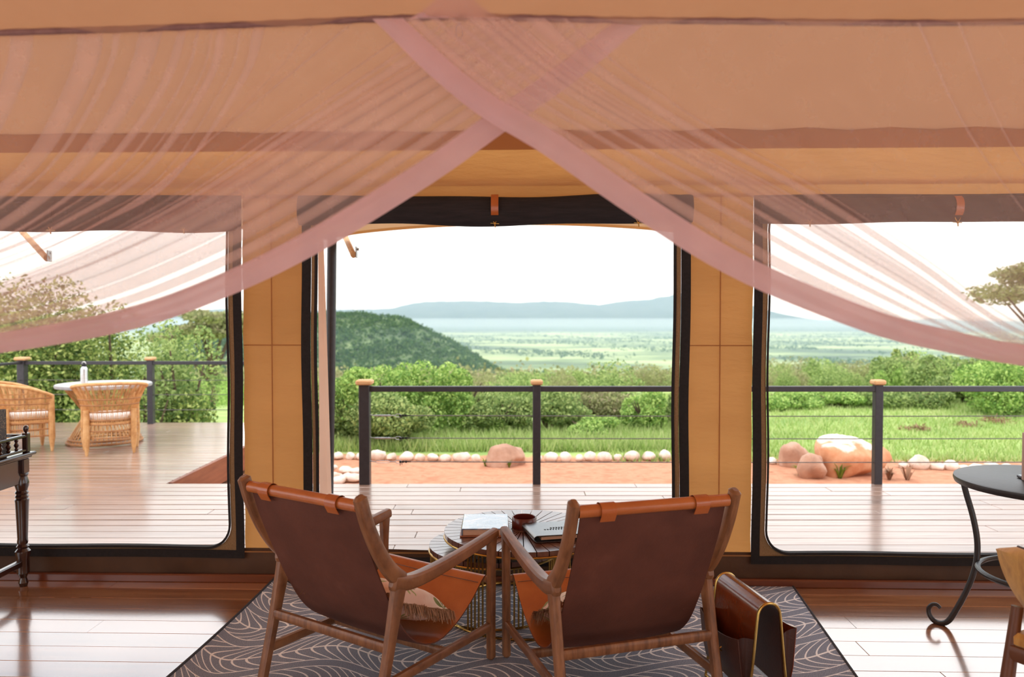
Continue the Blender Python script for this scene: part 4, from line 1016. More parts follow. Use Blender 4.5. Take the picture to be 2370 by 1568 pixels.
def cushion(label, chair, lx, ly, lz, tilt, yaw, seed):
    c, a = chair; base = Matrix.Translation(c) @ Matrix.Rotation(a, 4, 'Z') @ Matrix.Translation((lx, ly, lz)) @ Matrix.Rotation(yaw, 4, 'Z') @ Matrix.Rotation(tilt, 4, 'X')
    root = thing('fringed_cushion', label, 'cushion', (0, 0, 0), 0, 'palm print cushions on the sling chairs'); root.matrix_world = base
    g = np.random.default_rng(seed); W, H, T = 0.215, 0.165, 0.066; n = 18; top = []; bot = []
    for j in range(n + 1):
        v = -1 + 2 * j / n; ra, rb_ = [], []
        for i in range(n + 1):
            u = -1 + 2 * i / n; pin = 1 - 0.07 * (1 - v * v) ; pin2 = 1 - 0.07 * (1 - u * u); t = T * ((1 - u ** 4) * (1 - v ** 4)) ** 0.55
            z = t * (1 + 0.06 * math.sin(5 * u + seed) * math.sin(4 * v))
            ra.append((u * W * pin, v * H * pin2, z)); rb_.append((u * W * pin, v * H * pin2, -z))
        top.append(ra); bot.append(rb_)
    m = MB(); m.grid(top); m.grid(bot, 0, True); m.build('cover', pm_c, root, True, 2.5)
    V = []; Q = []; per = []
    for side in range(4):
        L = W if side % 2 == 0 else H
        for k in range(int(L * 2 / 0.0032)):
            t = -1 + 2 * k / int(L * 2 / 0.0032)
            if side == 0: p, d = (t * W, -H * .98), (0, -1)
            elif side == 2: p, d = (t * W, H * .98), (0, 1)
            elif side == 1: p, d = (W * .98, t * H), (1, 0)
            else: p, d = (-W * .98, t * H), (-1, 0)
            per.append((p, d))
    for rep in range(3):
        for (p, d) in per:
            back = d == (0, -1)
            l = g.uniform(.045, .066); jx, jy = g.normal(0, .006, 2); dz = -l * g.uniform(.35, .8)
            if back: l *= 0.45; dz = abs(dz) * 0.5; w = 0.0016
            q = (-d[1], d[0]); b = np.array([p[0], p[1], 0]); e = b + np.array([d[0] * l * .62 + jx, d[1] * l * .62 + jy, dz]); mid = (b + e) / 2 + np.array([d[0] * .006, d[1] * .006, g.uniform(.008, .018)])
            o = len(V)
            for pt in (b, mid, e): V += [pt - np.array([q[0] * w, q[1] * w, 0.0005]), pt + np.array([q[0] * w, q[1] * w, 0.0005])]
            Q += [(o, o + 1, o + 3, o + 2), (o + 2, o + 3, o + 5, o + 4)]
    fr = np_mesh('fringe', np.array(V), np.array(Q), fringe_mat, root); fr['kind'] = 'stuff'
cushion('palm print cushion with brown fringe on the sling chair on the writing desk side', LCH, 0.025, -0.360, 0.310, -0.40, 0.08, 3)
cushion('palm print cushion with brown fringe, mostly hidden by the sling chair near the magazine rack', RCH, -0.025, -0.360, 0.310, -0.40, -0.08, 5)

# ------------------------------------------------------------------ nesting tables
def slat_table(label, cx, cyy, zt, rad, nsl, clusters, rods, hub):
    root = thing('slatted_side_table', label, 'side table', (cx, cyy, 0.008), 0, 'nesting brass tables with slatted tops')
    th = 0.022
    MB().lathe([(rad * .985, zt - th - 0.006), (rad * .985, zt - th)], 64).build('underlay', black_gap, root)
    MB().lathe([(hub, zt - th), (hub, zt - 0.0015), (hub - 0.0015, zt)], 40).build('hub', slat_wood, root)
    step = 2 * PI / nsl; g0 = 0.0022
    r0 = hub + 0.002; A = []; 
    for rr in (r0, (r0 + rad) / 2, rad): A.append((rr, step / 2 - g0 / rr))
    V = []
    for z in (zt - th, zt):
        for rr, a in A:
            V += [(rr * math.cos(-a), rr * math.sin(-a), z), (rr * math.cos(a), rr * math.sin(a), z)]
    Fc = [(6, 8, 9, 7), (8, 10, 11, 9), (0, 1, 3, 2), (2, 3, 5, 4), (0, 2, 8, 6), (2, 4, 10, 8), (1, 7, 9, 3), (3, 9, 11, 5), (4, 5, 11, 10), (0, 6, 7, 1)]
    s0 = MB().add(V, Fc).build('slat', slat_wood, root, False)
    for k in range(1, nsl): inst(s0, 'slat', root, (0, 0, 0), (0, 0, k * step))
    ringp = lambda R_, z: [(R_ * math.cos(a), R_ * math.sin(a), z) for a in np.linspace(0, 2 * PI, 64, endpoint=False)]
    MB().tube(ringp(rad * .995, zt - th - 0.006), 0.006, 8, True).build('top_ring', brass, root)
    MB().tube(ringp(rad * .985, 0.006), 0.006, 8, True).build('base_ring', brass, root)
    rod = None
    for ca in clusters:
        for j in range(rods):
            a = ca + (j - (rods - 1) / 2) * 0.042 / rad * 0.5
            if rod is None:
                rod = MB().tube([(0, 0, 0.006), (0, 0, zt - th - 0.006)], 0.0042, 8).build('rod', brass, root); o = rod
            else: o = inst(rod, 'rod', root)
            o.location = (rad * .985 * math.cos(a), rad * .985 * math.sin(a), 0)
    return root
TC = (0.051, 3.672); TZ = 0.386
D2 = math.radians
slat_table('taller round brass table with radiating wooden slats, holding the book and the cup', TC[0], TC[1], TZ, 0.372, 42, [D2(-124), D2(-34), D2(56), D2(146)], 6, 0.052)
slat_table('lower round brass table with radiating wooden slats tucked beneath the taller one', -0.085, 3.716, 0.306, 0.312, 36, [D2(-158), D2(-72), D2(20), D2(110)], 5, 0.045)

# book
bk = thing('photo_book', 'large photo book in a glossy pale blue jacket on the slatted table', 'book', (-0.128, 3.665, TZ + 0.008), 0.02)
mcov, nt, out = nodes_of('glossy_book_jacket')
bsd = nt.nodes.new('ShaderNodeBsdfPrincipled'); bsd.inputs['Roughness'].default_value = 0.12; bsd.inputs['Coat Weight'].default_value = 1.0; bsd.inputs['Coat Roughness'].default_value = 0.05; bsd.inputs['Coat IOR'].default_value = 1.7
tcb = nt.nodes.new('ShaderNodeTexCoord'); nb = N(nt, 'TexNoise', Scale=9.0, Detail=5, Distortion=2.2); nt.links.new(tcb.outputs['Object'], nb.inputs['Vector'])
nt.links.new(ramp(nt, nb.outputs['Fac'], [(0.3, lin(86, 122, 168)), (0.5, lin(126, 160, 198)), (0.6, lin(170, 182, 204)), (0.72, lin(200, 196, 208))]), bsd.inputs['Base Color'])
bpb = N(nt, 'Bump', Strength=0.12, Distance=0.02); nb2 = N(nt, 'TexNoise', Scale=7.0, Detail=1); nt.links.new(tcb.outputs['Object'], nb2.inputs['Vector']); nt.links.new(nb2.outputs['Fac'], bpb.inputs['Height']); nt.links.new(bpb.outputs['Normal'], bsd.inputs['Coat Normal'])
nt.links.new(bsd.outputs[0], out.inputs['Surface'])
MB().bbox((0, 0, 0.004), (0.226, 0.275, 0.006), 0.001).build('back_board', book_board, bk, False)
MB().bbox((0.002, 0.0, 0.0205), (0.205, 0.256, 0.026), 0.001).build('pages', paper, bk, False)
MB().bbox((0.002, 0, 0.0365), (0.214, 0.266, 0.005), 0.0012).build('jacket', mcov, bk, False)
MB().bbox((-0.104, 0, 0.0215), (0.005, 0.266, 0.028), 0.0012).build('spine', mcov, bk, False)
# cup
cp = thing('leather_cup', 'oxblood leather cuff-shaped cup standing on the slatted table hub', 'cup', (0.058, 3.705, TZ + 0.008), 0)
m = MB(); rows = []
for a in np.linspace(D2(8), D2(366), 60):
    ro = 0.057 + 0.003 * (a / (2 * PI)); rows.append([(ro * math.cos(a), ro * math.sin(a), 0.001), (ro * math.cos(a), ro * math.sin(a), 0.049), ((ro - 0.002) * math.cos(a), (ro - 0.002) * math.sin(a), 0.051), ((ro - 0.006) * math.cos(a), (ro - 0.006) * math.sin(a), 0.049), ((ro - 0.006) * math.cos(a), (ro - 0.006) * math.sin(a), 0.006)])
m.grid(rows); m.build('wall_band', leather_red, cp, True, 0.8)
MB().lathe([(0.052, 0.001), (0.052, 0.006)], 36).build('base_disc', leather_red, cp)
# folder
fo = thing('leather_folder', 'black leather folder with stamped lettering at the edge of the slatted table', 'folder', (0.20, 3.565, TZ + 0.008), 0.23)
W_, H_ = 0.265, 0.225
m = MB(); prof = [(W_ / 2, 0.003)] + [(-W_ / 2 + 0.018, 0.003)] + [(-W_ / 2 + 0.018 - 0.017 * math.sin(a), 0.019 - 0.016 * math.cos(a)) for a in np.linspace(0.2, PI - 0.2, 9)] + [(-W_ / 2 + 0.018, 0.035), (W_ / 2, 0.032)]
rows = [[(px_, y, pz_) for px_, pz_ in prof] for y in np.linspace(-H_ / 2, H_ / 2, 5)]
offs = [[(0.002 if abs(pz_ - 0.019) < 0.013 else 0, 0, (0.003 if pz_ < 0.01 else (-0.003 if pz_ > 0.028 else 0))) for px_, pz_ in prof] for _ in rows]
m.slab_grid(rows, offs, (0, 0)); m.build('cover', leather_black, fo, True, 0.7)
MB().bbox((0.012, 0, 0.0185), (W_ - 0.05, H_ - 0.02, 0.014), 0.001).build('pages', paper, fo, False)
m = MB(); g = random.Random(4)
# two short stamped lines, too worn to read in the photograph: a bar-topped row and a row of small strokes
for k in range(7):
    x = -0.02 + k * 0.013; m.box((x, 0.006, 0.0347), (0.009, 0.003, 0.0012)); m.box((x + g.uniform(-.002, .002), -0.001, 0.0347), (0.003, 0.012, 0.0012))
for k in range(9):
    x = -0.055 + k * 0.013; m.box((x, -0.018, 0.0347), (0.008 if k < 3 else 0.004, 0.005, 0.0012)); m.box((x, -0.022, 0.0347), (0.004, 0.008, 0.0012))
m.build('stamped_lettering', black_gap, fo, False)

# ------------------------------------------------------------------ rug
rm, nt, out = nodes_of('leaf_line_rug')
bs = nt.nodes.new('ShaderNodeBsdfPrincipled'); bs.inputs['Roughness'].default_value = 0.95; bs.inputs['Specular IOR Level'].default_value = 0.15
uvn = nt.nodes.new('ShaderNodeUVMap'); sx = nt.nodes.new('ShaderNodeSeparateXYZ')
dn = N(nt, 'TexNoise', Scale=1.6, Detail=2); nt.links.new(uvn.outputs[0], dn.inputs['Vector'])
av = nt.nodes.new('ShaderNodeVectorMath'); av.operation = 'MULTIPLY_ADD'; nt.links.new(dn.outputs['Color'], av.inputs[0]); av.inputs[1].default_value = (0.10, 0.10, 0); nt.links.new(uvn.outputs[0], av.inputs[2])
nt.links.new(av.outputs[0], sx.inputs[0]); u_, v_ = sx.outputs[0], sx.outputs[1]
# rows of long leaves: undulating midribs, veins that sweep back from each midrib and bend along the leaf margin
wave = math_n(nt, 'MULTIPLY', math_n(nt, 'SINE', math_n(nt, 'MULTIPLY', u_, 2 * PI / 0.74)), 0.23)
vv = math_n(nt, 'ADD', math_n(nt, 'MULTIPLY', v_, 1 / 0.30), wave)
row = math_n(nt, 'FLOOR', vv); fr = math_n(nt, 'SUBTRACT', vv, row)
w_ = math_n(nt, 'ABSOLUTE', math_n(nt, 'MULTIPLY_ADD', fr, 2.0, -1.0))
alt = math_n(nt, 'MULTIPLY_ADD', math_n(nt, 'MODULO', math_n(nt, 'ABSOLUTE', row), 2.0), 2.0, -1.0)
curve = math_n(nt, 'MULTIPLY', math_n(nt, 'POWER', w_, 1.7), 0.17)
ph = math_n(nt, 'MULTIPLY_ADD', curve, alt, u_)
ph = math_n(nt, 'ADD', ph, math_n(nt, 'MULTIPLY', row, 0.021))
vein = math_n(nt, 'FRACT', math_n(nt, 'DIVIDE', ph, 0.052))
lv = math_n(nt, 'LESS_THAN', math_n(nt, 'ABSOLUTE', math_n(nt, 'SUBTRACT', vein, 0.5)), 0.085)
mid = math_n(nt, 'LESS_THAN', w_, 0.035); mar = math_n(nt, 'GREATER_THAN', w_, 0.955)
marg = math_n(nt, 'LESS_THAN', math_n(nt, 'ABSOLUTE', math_n(nt, 'SUBTRACT', w_, 0.80)), 0.022)
blank = math_n(nt, 'MULTIPLY', lv, math_n(nt, 'LESS_THAN', w_, 0.82))
msk = math_n(nt, 'MAXIMUM', math_n(nt, 'MAXIMUM', blank, mid), marg)
weave = N(nt, 'TexNoise', Scale=260.0, Detail=2); nt.links.new(uvn.outputs[0], weave.inputs['Vector'])
gcol = ramp(nt, weave.outputs['Fac'], [(0.35, lin(112, 117, 132)), (0.65, lin(150, 156, 170))])
lcol = ramp(nt, weave.outputs['Fac'], [(0.35, lin(222, 218, 218)), (0.65, lin(250, 247, 246))])
mx = nt.nodes.new('ShaderNodeMix'); mx.data_type = 'RGBA'; nt.links.new(msk, mx.inputs['Factor']); nt.links.new(gcol, mx.inputs['A']); nt.links.new(lcol, mx.inputs['B'])
nt.links.new(mx.outputs['Result'], bs.inputs['Base Color'])
bpr = N(nt, 'Bump', Strength=0.5, Distance=0.004); nt.links.new(math_n(nt, 'ADD', weave.outputs['Fac'], msk), bpr.inputs['Height']); nt.links.new(bpr.outputs['Normal'], bs.inputs['Normal'])
nt.links.new(bs.outputs[0], out.inputs['Surface'])
rug = thing('rug', 'dark grey woven rug with pale leaf lines, one edge curled up, beneath the chairs', 'rug')
c00, c10 = np.array([-1.40, 1.3]), np.array([1.14, 1.3]); c01, c11 = np.array([-1.235, 4.00]), np.array([1.455, 3.995])
nu, nv = 60, 60; rows = []; offs = []; us = np.concatenate([np.linspace(0, 0.07, 12), np.linspace(0.08, 1, nu - 11)])
def rug_pt(u, v):
    p = (1 - u) * ((1 - v) * c00 + v * c01) + u * ((1 - v) * c10 + v * c11)
    lift = max(0.0, 1 - u / 0.055); h = 0.08 * lift ** 1.6 * (0.75 + 0.25 * math.sin(5 * v + 1)) * min(1, 0.35 + v * 1.2)
    return (p[0] + 0.05 * lift ** 2 * 0.3, p[1], 0.007 + h + 0.0015 * math.sin(9 * u + 4 * v))
for j in range(nv + 1):
    v = j / nv; rows.append([rug_pt(u, v) for u in us]); offs.append([(0, 0, -0.006)] * len(us))
m = MB().slab_grid(rows, offs, (0, 0)); ro = m.build('woven_field', rm, rug, True, 1.2)
uvl = ro.data.uv_layers.new(name='UVMap'); cnt = len(rows) * len(us); wid = 2.6; lng = 2.7
uvv = [((us[(i % cnt) % len(us)]) * wid, ((i % cnt) // len(us)) / nv * lng) for i in range(len(m.v))]
arr = np.zeros(len(ro.data.loops) * 2, np.float32); li = np.zeros(len(ro.data.loops), np.int32); ro.data.loops.foreach_get('vertex_index', li)
uva = np.array([uvv[k] if k < 2 * cnt else (m.v[k][0], m.v[k][1]) for k in range(len(m.v))], np.float32); uvl.data.foreach_set('uv', uva[li].ravel())
edge_pts = [rug_pt(0, v) for v in np.linspace(0, 1, 40)] + [rug_pt(u, 1) for u in np.linspace(0, 1, 40)] + [rug_pt(1, v) for v in np.linspace(1, 0, 40)]
MB().tube([(p[0], p[1], p[2] - 0.001) for p in edge_pts], 0.006, 6).build('bound_edge', pm('rug_binding', [lin(42, 42, 48), lin(62, 62, 68)], scale=200, rough=0.95), rug)

# ------------------------------------------------------------------ magazine rack
mr = thing('magazine_rack', 'chestnut leather saddle magazine rack on brass hoops beside the sling chair', 'magazine rack', (0.862, 2.835, 0.009), D2(10.8))
LEN = 0.326
def arch(y):
    pts = [(-0.082, y, 0.0), (-0.060, y, 0.18), (-0.045, y, 0.335)] + [(0.0 - 0.0425 * math.cos(a), y, 0.352 + 0.0455 * math.sin(a)) for a in np.linspace(0.25, PI - 0.25, 11)] + [(0.045, y, 0.335), (0.060, y, 0.18), (0.082, y, 0.0)]
    return MB().tube(pts, 0.0052, 8).build('hoop', brass, mr)
arch(-LEN / 2); arch(LEN / 2)
for s in (-1, 1): MB().tube([(s * 0.082, -LEN / 2, 0.004), (s * 0.082, LEN / 2, 0.004)], 0.005, 8).build('floor_bar', brass, mr)
prof = [(-0.066, 0.085), (-0.060, 0.16), (-0.050, 0.27), (-0.0465, 0.325)] + [(-0.0435 * math.cos(a), 0.352 + 0.047 * math.sin(a)) for a in np.linspace(0.1, PI - 0.1, 13)] + [(0.0465, 0.325), (0.050, 0.27), (0.060, 0.16), (0.066, 0.085)]
ys = np.linspace(-LEN / 2 + 0.008, LEN / 2 - 0.008, 9)
MB().slab_grid([[(p[0], y, p[1]) for y in ys] for p in prof], [[(-p[0] * 0.07, 0, -0.003 if p[1] > 0.34 else 0)] * 9 for p in prof], (0, 1)).build('saddle', [leather_brown, leather_dark], mr, True, 1.0)
for s, top in ((-1, 0.275), (1, 0.30)):
    outx = [(0.062, 0.07), (0.085, 0.09), (0.100, 0.16), (0.112, top)]
    rows = []
    for k, (xo, zo) in enumerate(outx):
        rows.append([(s * (xo + 0.012 * (1 - q * q) * (k / 3)), y, zo - (0.022 * (1 - q * q) if k == 3 else 0)) for q, y in zip(np.linspace(-1, 1, 9), ys)])
    MB().slab_grid(rows, [[(-s * 0.003, 0, 0)] * 9 for _ in rows], (0, 0)).build('pocket_panel', leather_brown if s > 0 else leather_dark, mr, True, 0.9)
    for yy in (ys[0], ys[-1]):
        g = MB(); inn = [(0.063, 0.075), (0.060, 0.13), (0.056, 0.20), (0.051, 0.27)]
        zz = lambda t: 0.015 * math.sin(PI * t)
        rr = []
        for (xi, zi), (xo, zo) in zip(inn, outx):
            rr.append([(s * (xi + (xo - xi) * t), yy + (0.016 if yy < 0 else -0.016) * math.sin(PI * t), zi + (zo - zi) * t) for t in (0, .25, .5, .75, 1)])
        g.grid(rr); g.build('gusset', leather_dark, mr, True, 2)
cl = MB(); cl.tube([(-0.124, -0.028, 0.222), (-0.134, -0.02, 0.214), (-0.136, 0.0, 0.210), (-0.134, 0.02, 0.214), (-0.124, 0.028, 0.222)], 0.0035, 8); cl.tube([(-0.118, -0.045, 0.205), (-0.128, -0.045, 0.2), (-0.118, -0.045, 0.19)], 0.003, 8)
cl.build('clasp', brass, mr)
MB().lathe([(0.02, 0), (0.02, 0.003)], 12, (0.082, LEN / 2, 0)).build('foot_pad', brass, mr)

# ------------------------------------------------------------------ iron table with scroll legs
IT = (2.25, 3.22); IZ = 0.72
it = thing('iron_table', 'round black wrought iron table with scrolled legs near the lawn window', 'table', (IT[0], IT[1], 0))
MB().lathe([(0.34, IZ - 0.030), (0.357, IZ - 0.028), (0.362, IZ - 0.014), (0.360, IZ - 0.003), (0.352, IZ), (0.002, IZ)], 72).build('table_top', iron, it)
legp = [(.335, .692), (.318, .62), (.29, .52), (.272, .42), (.272, .335), (.288, .25), (.318, .16), (.352, .08), (.378, .030), (.405, .009), (.436, .010), (.458, .032), (.462, .062), (.448, .084), (.428, .088), (.414, .076)]
lp = smooth_path(legp, 5)
lg = None
for k in range(3):
    a = D2(136.6 + 120 * k)
    if lg is None:
        n_ = len(lp); rad_ = [0.0125 if i < n_ * .55 else 0.0125 - 0.005 * (i - n_ * .55) / (n_ * .45) for i in range(n_)]
        lg = MB().tube([(float(p[0]), 0, float(p[1])) for p in lp], rad_, 10).build('scroll_leg', iron, it); o = lg
    else: o = inst(lg, 'scroll_leg', it)
    o.rotation_euler = (0, 0, a)
MB().tube([(0.262 * math.cos(a), 0.262 * math.sin(a), 0.318) for a in np.linspace(0, 2 * PI, 48, endpoint=False)], 0.0115, 10, True).build('stretcher_ring', iron, it)
p = onZ(2366, 1113, IZ); mb_ = thing('menu_board', 'pinkish grey upright board standing on the black iron table', 'board', (p.x, p.y, IZ + 0.001), -0.1)
MB().bbox((0.075, 0, 0.1), (0.15, 0.018, 0.2), 0.003).build('board', pm('pinkish_board', [lin(188, 160, 154), lin(206, 180, 174)], scale=9, rough=0.6), mb_, False)
MB().bbox((0.075, 0.03, 0.006), (0.13, 0.07, 0.012), 0.003).build('base', dark_wood, mb_, False)

# ------------------------------------------------------------------ hide-backed dining chair, partly in frame
hc = thing('hide_chair', 'dining chair with yellow animal hide back and walnut legs drawn up to the iron table', 'chair', (1.666, 2.171, 0), D2(-62))
rows = []; offs = []
for j in range(15):
    t = j / 14; z = 0.425 + 0.303 * t; hwid = 0.25 * (1 - (1 - t) ** 2.6 * 0.72) * (1 if t < .93 else 1 - 0.25 * ((t - .93) / .07) ** 2)
    rows.append([(hwid * q, -0.09 - 0.07 * t + 0.07 * q * q, z - 0.012 * q * q * (1 if t > .9 else 0)) for q in np.linspace(-1, 1, 17)]); offs.append([(0, 0.022, 0)] * 17)
MB().slab_grid(rows, offs, (0, 0)).build('back_panel', hide, hc, True, 1.0)
MB().tube([(rows[-1][k][0], rows[-1][k][1] + 0.011, rows[-1][k][2] + 0.001) for k in range(17)], 0.004, 6).build('top_stitching', leather_dark, hc)
for s in (-1, 1):
    MB().tube([(s * 0.19, -0.19, 0.0), (s * 0.186, -0.125, 0.33), (s * 0.182, -0.088, 0.54)], [0.014, 0.020, 0.016], 12).build('rear_leg', brown_leg, hc)
    MB().tube([(s * 0.20, 0.24, 0.0), (s * 0.19, 0.22, 0.44)], [0.013, 0.020], 12).build('front_leg', brown_leg, hc)
    MB().sweep([(s * 0.18, -0.12, 0.41), (s * 0.19, 0.22, 0.41)], [(0.02, 0.045)] * 2, (1, 0, 0), round_ends=False).build('side_rail', brown_leg, hc)
MB().sweep([(-0.18, -0.12, 0.41), (0.18, -0.12, 0.41)], [(0.02, 0.045)] * 2, (0, 1, 0), round_ends=False).build('rear_rail', brown_leg, hc)
MB().bbox((0, 0.07, 0.447), (0.37, 0.38, 0.045), 0.012).build('seat', hide, hc, True)

# ------------------------------------------------------------------ writing desk
DX1, DX0, DY0, DY1, DZ = -2.49, -3.62, 3.47, 4.06, 0.70
dk = thing('writing_desk', 'dark polished writing desk with turned legs and spindle gallery under the window', 'desk', ((DX0 + DX1) / 2, (DY0 + DY1) / 2, 0))
cxk, cyk = (DX0 + DX1) / 2, (DY0 + DY1) / 2; hx, hy = (DX1 - DX0) / 2, (DY1 - DY0) / 2
m = MB(); m.bbox((0, 0, DZ - 0.008), (2 * hx, 2 * hy, 0.016), 0.005); m.bbox((0, 0, DZ - 0.022), (2 * hx - 0.03, 2 * hy - 0.03, 0.014), 0.004); m.build('desk_top', dark_wood, dk, False)
for s in (-1, 1):
    MB().bbox((s * (hx - 0.055), 0, DZ - 0.095), (0.022, 2 * hy - 0.08, 0.13), 0.003).build('side_apron', dark_wood, dk, False)
    MB().bbox((0, s * (hy - 0.055), DZ - 0.095), (2 * hx - 0.12, 0.022, 0.13), 0.003).build('long_apron', dark_wood, dk, False)
lprof = [(0.004, 0), (0.018, 0.0), (0.024, 0.02), (0.016, 0.045), (0.022, 0.06), (0.030, 0.07), (0.030, 0.15), (0.036, 0.17), (0.036, 0.185), (0.024, 0.20), (0.030, 0.21), (0.022, 0.222), (0.026, 0.232), (0.024, 0.25), (0.032, 0.44), (0.034, 0.455), (0.028, 0.462), (0.033, 0.472), (0.027, 0.482), (0.033, 0.492), (0.026, 0.502), (0.034, 0.53), (0.034, 0.545), (0.026, 0.575), (0.033, 0.586), (0.030, 0.595)]
for sx_ in (-1, 1):
    for sy_ in (-1, 1):
        m = MB(); m.lathe(lprof, 20, (sx_ * (hx - 0.055), sy_ * (hy - 0.045), 0)); m.bbox((sx_ * (hx - 0.055), sy_ * (hy - 0.045), 0.63), (0.055, 0.055, 0.08), 0.006); m.build('turned_leg', dark_wood, dk, True, 0.5)
    MB().bbox((sx_ * (hx - 0.055), 0, 0.125), (0.03, 2 * hy - 0.14, 0.035), 0.006).build('stretcher', dark_wood, dk, False)
    # side gallery
    MB().bbox((sx_ * (hx - 0.035), 0, DZ + 0.012), (0.02, 2 * hy - 0.07, 0.014), 0.003).build('gallery_foot_rail', dark_wood, dk, False)
    MB().bbox((sx_ * (hx - 0.035), 0, DZ + 0.085), (0.024, 2 * hy - 0.07, 0.016), 0.004).build('gallery_rail', dark_wood, dk, False)
    sp_ = None
    for k in range(7):
        yk = -hy + 0.10 + k * (2 * hy - 0.19) / 6.4
        if sp_ is None: sp_ = MB().lathe([(0.006, 0.018), (0.011, 0.026), (0.006, 0.034), (0.013, 0.048), (0.006, 0.062), (0.011, 0.070), (0.006, 0.078)], 10).build('spindle', dark_wood, dk); o = sp_
        else: o = inst(sp_, 'spindle', dk)
        o.location = (sx_ * (hx - 0.035), yk, DZ)
    for sy_ in (-1, 1):
        m = MB(); m.bbox((sx_ * (hx - 0.035), sy_ * (hy - 0.035), DZ + 0.05), (0.03, 0.03, 0.10), 0.004); m.lathe([(0.004, 0.098), (0.007, 0.104), (0.012, 0.112), (0.014, 0.122), (0.012, 0.132), (0.004, 0.139)], 14, (sx_ * (hx - 0.035), sy_ * (hy - 0.035), DZ)); m.build('gallery_post', dark_wood, dk, True, 0.5)
MB().bbox((0, hy - 0.035, DZ + 0.085), (2 * hx - 0.07, 0.024, 0.016), 0.004).build('gallery_rail', dark_wood, dk, False)
# marbled file box
mm, nt, out = nodes_of('marbled_paper')
bsm = nt.nodes.new('ShaderNodeBsdfPrincipled'); bsm.inputs['Roughness'].default_value = 0.5
tcm = nt.nodes.new('ShaderNodeTexCoord'); nm_ = N(nt, 'TexNoise', Scale=7.0, Detail=4, Distortion=4.5); nt.links.new(tcm.outputs['Object'], nm_.inputs['Vector'])
nt.links.new(ramp(nt, math_n(nt, 'FRACT', math_n(nt, 'MULTIPLY', nm_.outputs['Fac'], 5.0)), [(0.0, lin(58, 52, 56)), (0.45, lin(74, 66, 66)), (0.6, lin(150, 124, 96)), (0.75, lin(66, 58, 60))]), bsm.inputs['Base Color']); nt.links.new(bsm.outputs[0], out.inputs['Surface'])
fb = thing('file_box', 'upright box covered in dark marbled paper on the writing desk', 'box', (DX1 - 0.115, 3.74, DZ + 0.001), 0)
m = MB(); t_ = 0.004
m.bbox((0.055 - t_ / 2, 0, 0.118), (t_, 0.34, 0.236), 0.001); m.bbox((-0.055 + t_ / 2, 0, 0.118), (t_, 0.34, 0.236), 0.001); m.bbox((0, 0.17 - t_ / 2, 0.118), (0.11, t_, 0.236), 0.001); m.bbox((0, -0.17 + t_ / 2, 0.07), (0.11, t_, 0.14), 0.001); m.bbox((0, 0, t_ / 2), (0.11, 0.34, t_), 0.001)
m.build('case', mm, fb, False)
MB().bbox((0, 0.01, 0.112), (0.09, 0.30, 0.21), 0.002).build('papers', paper, fb, False)

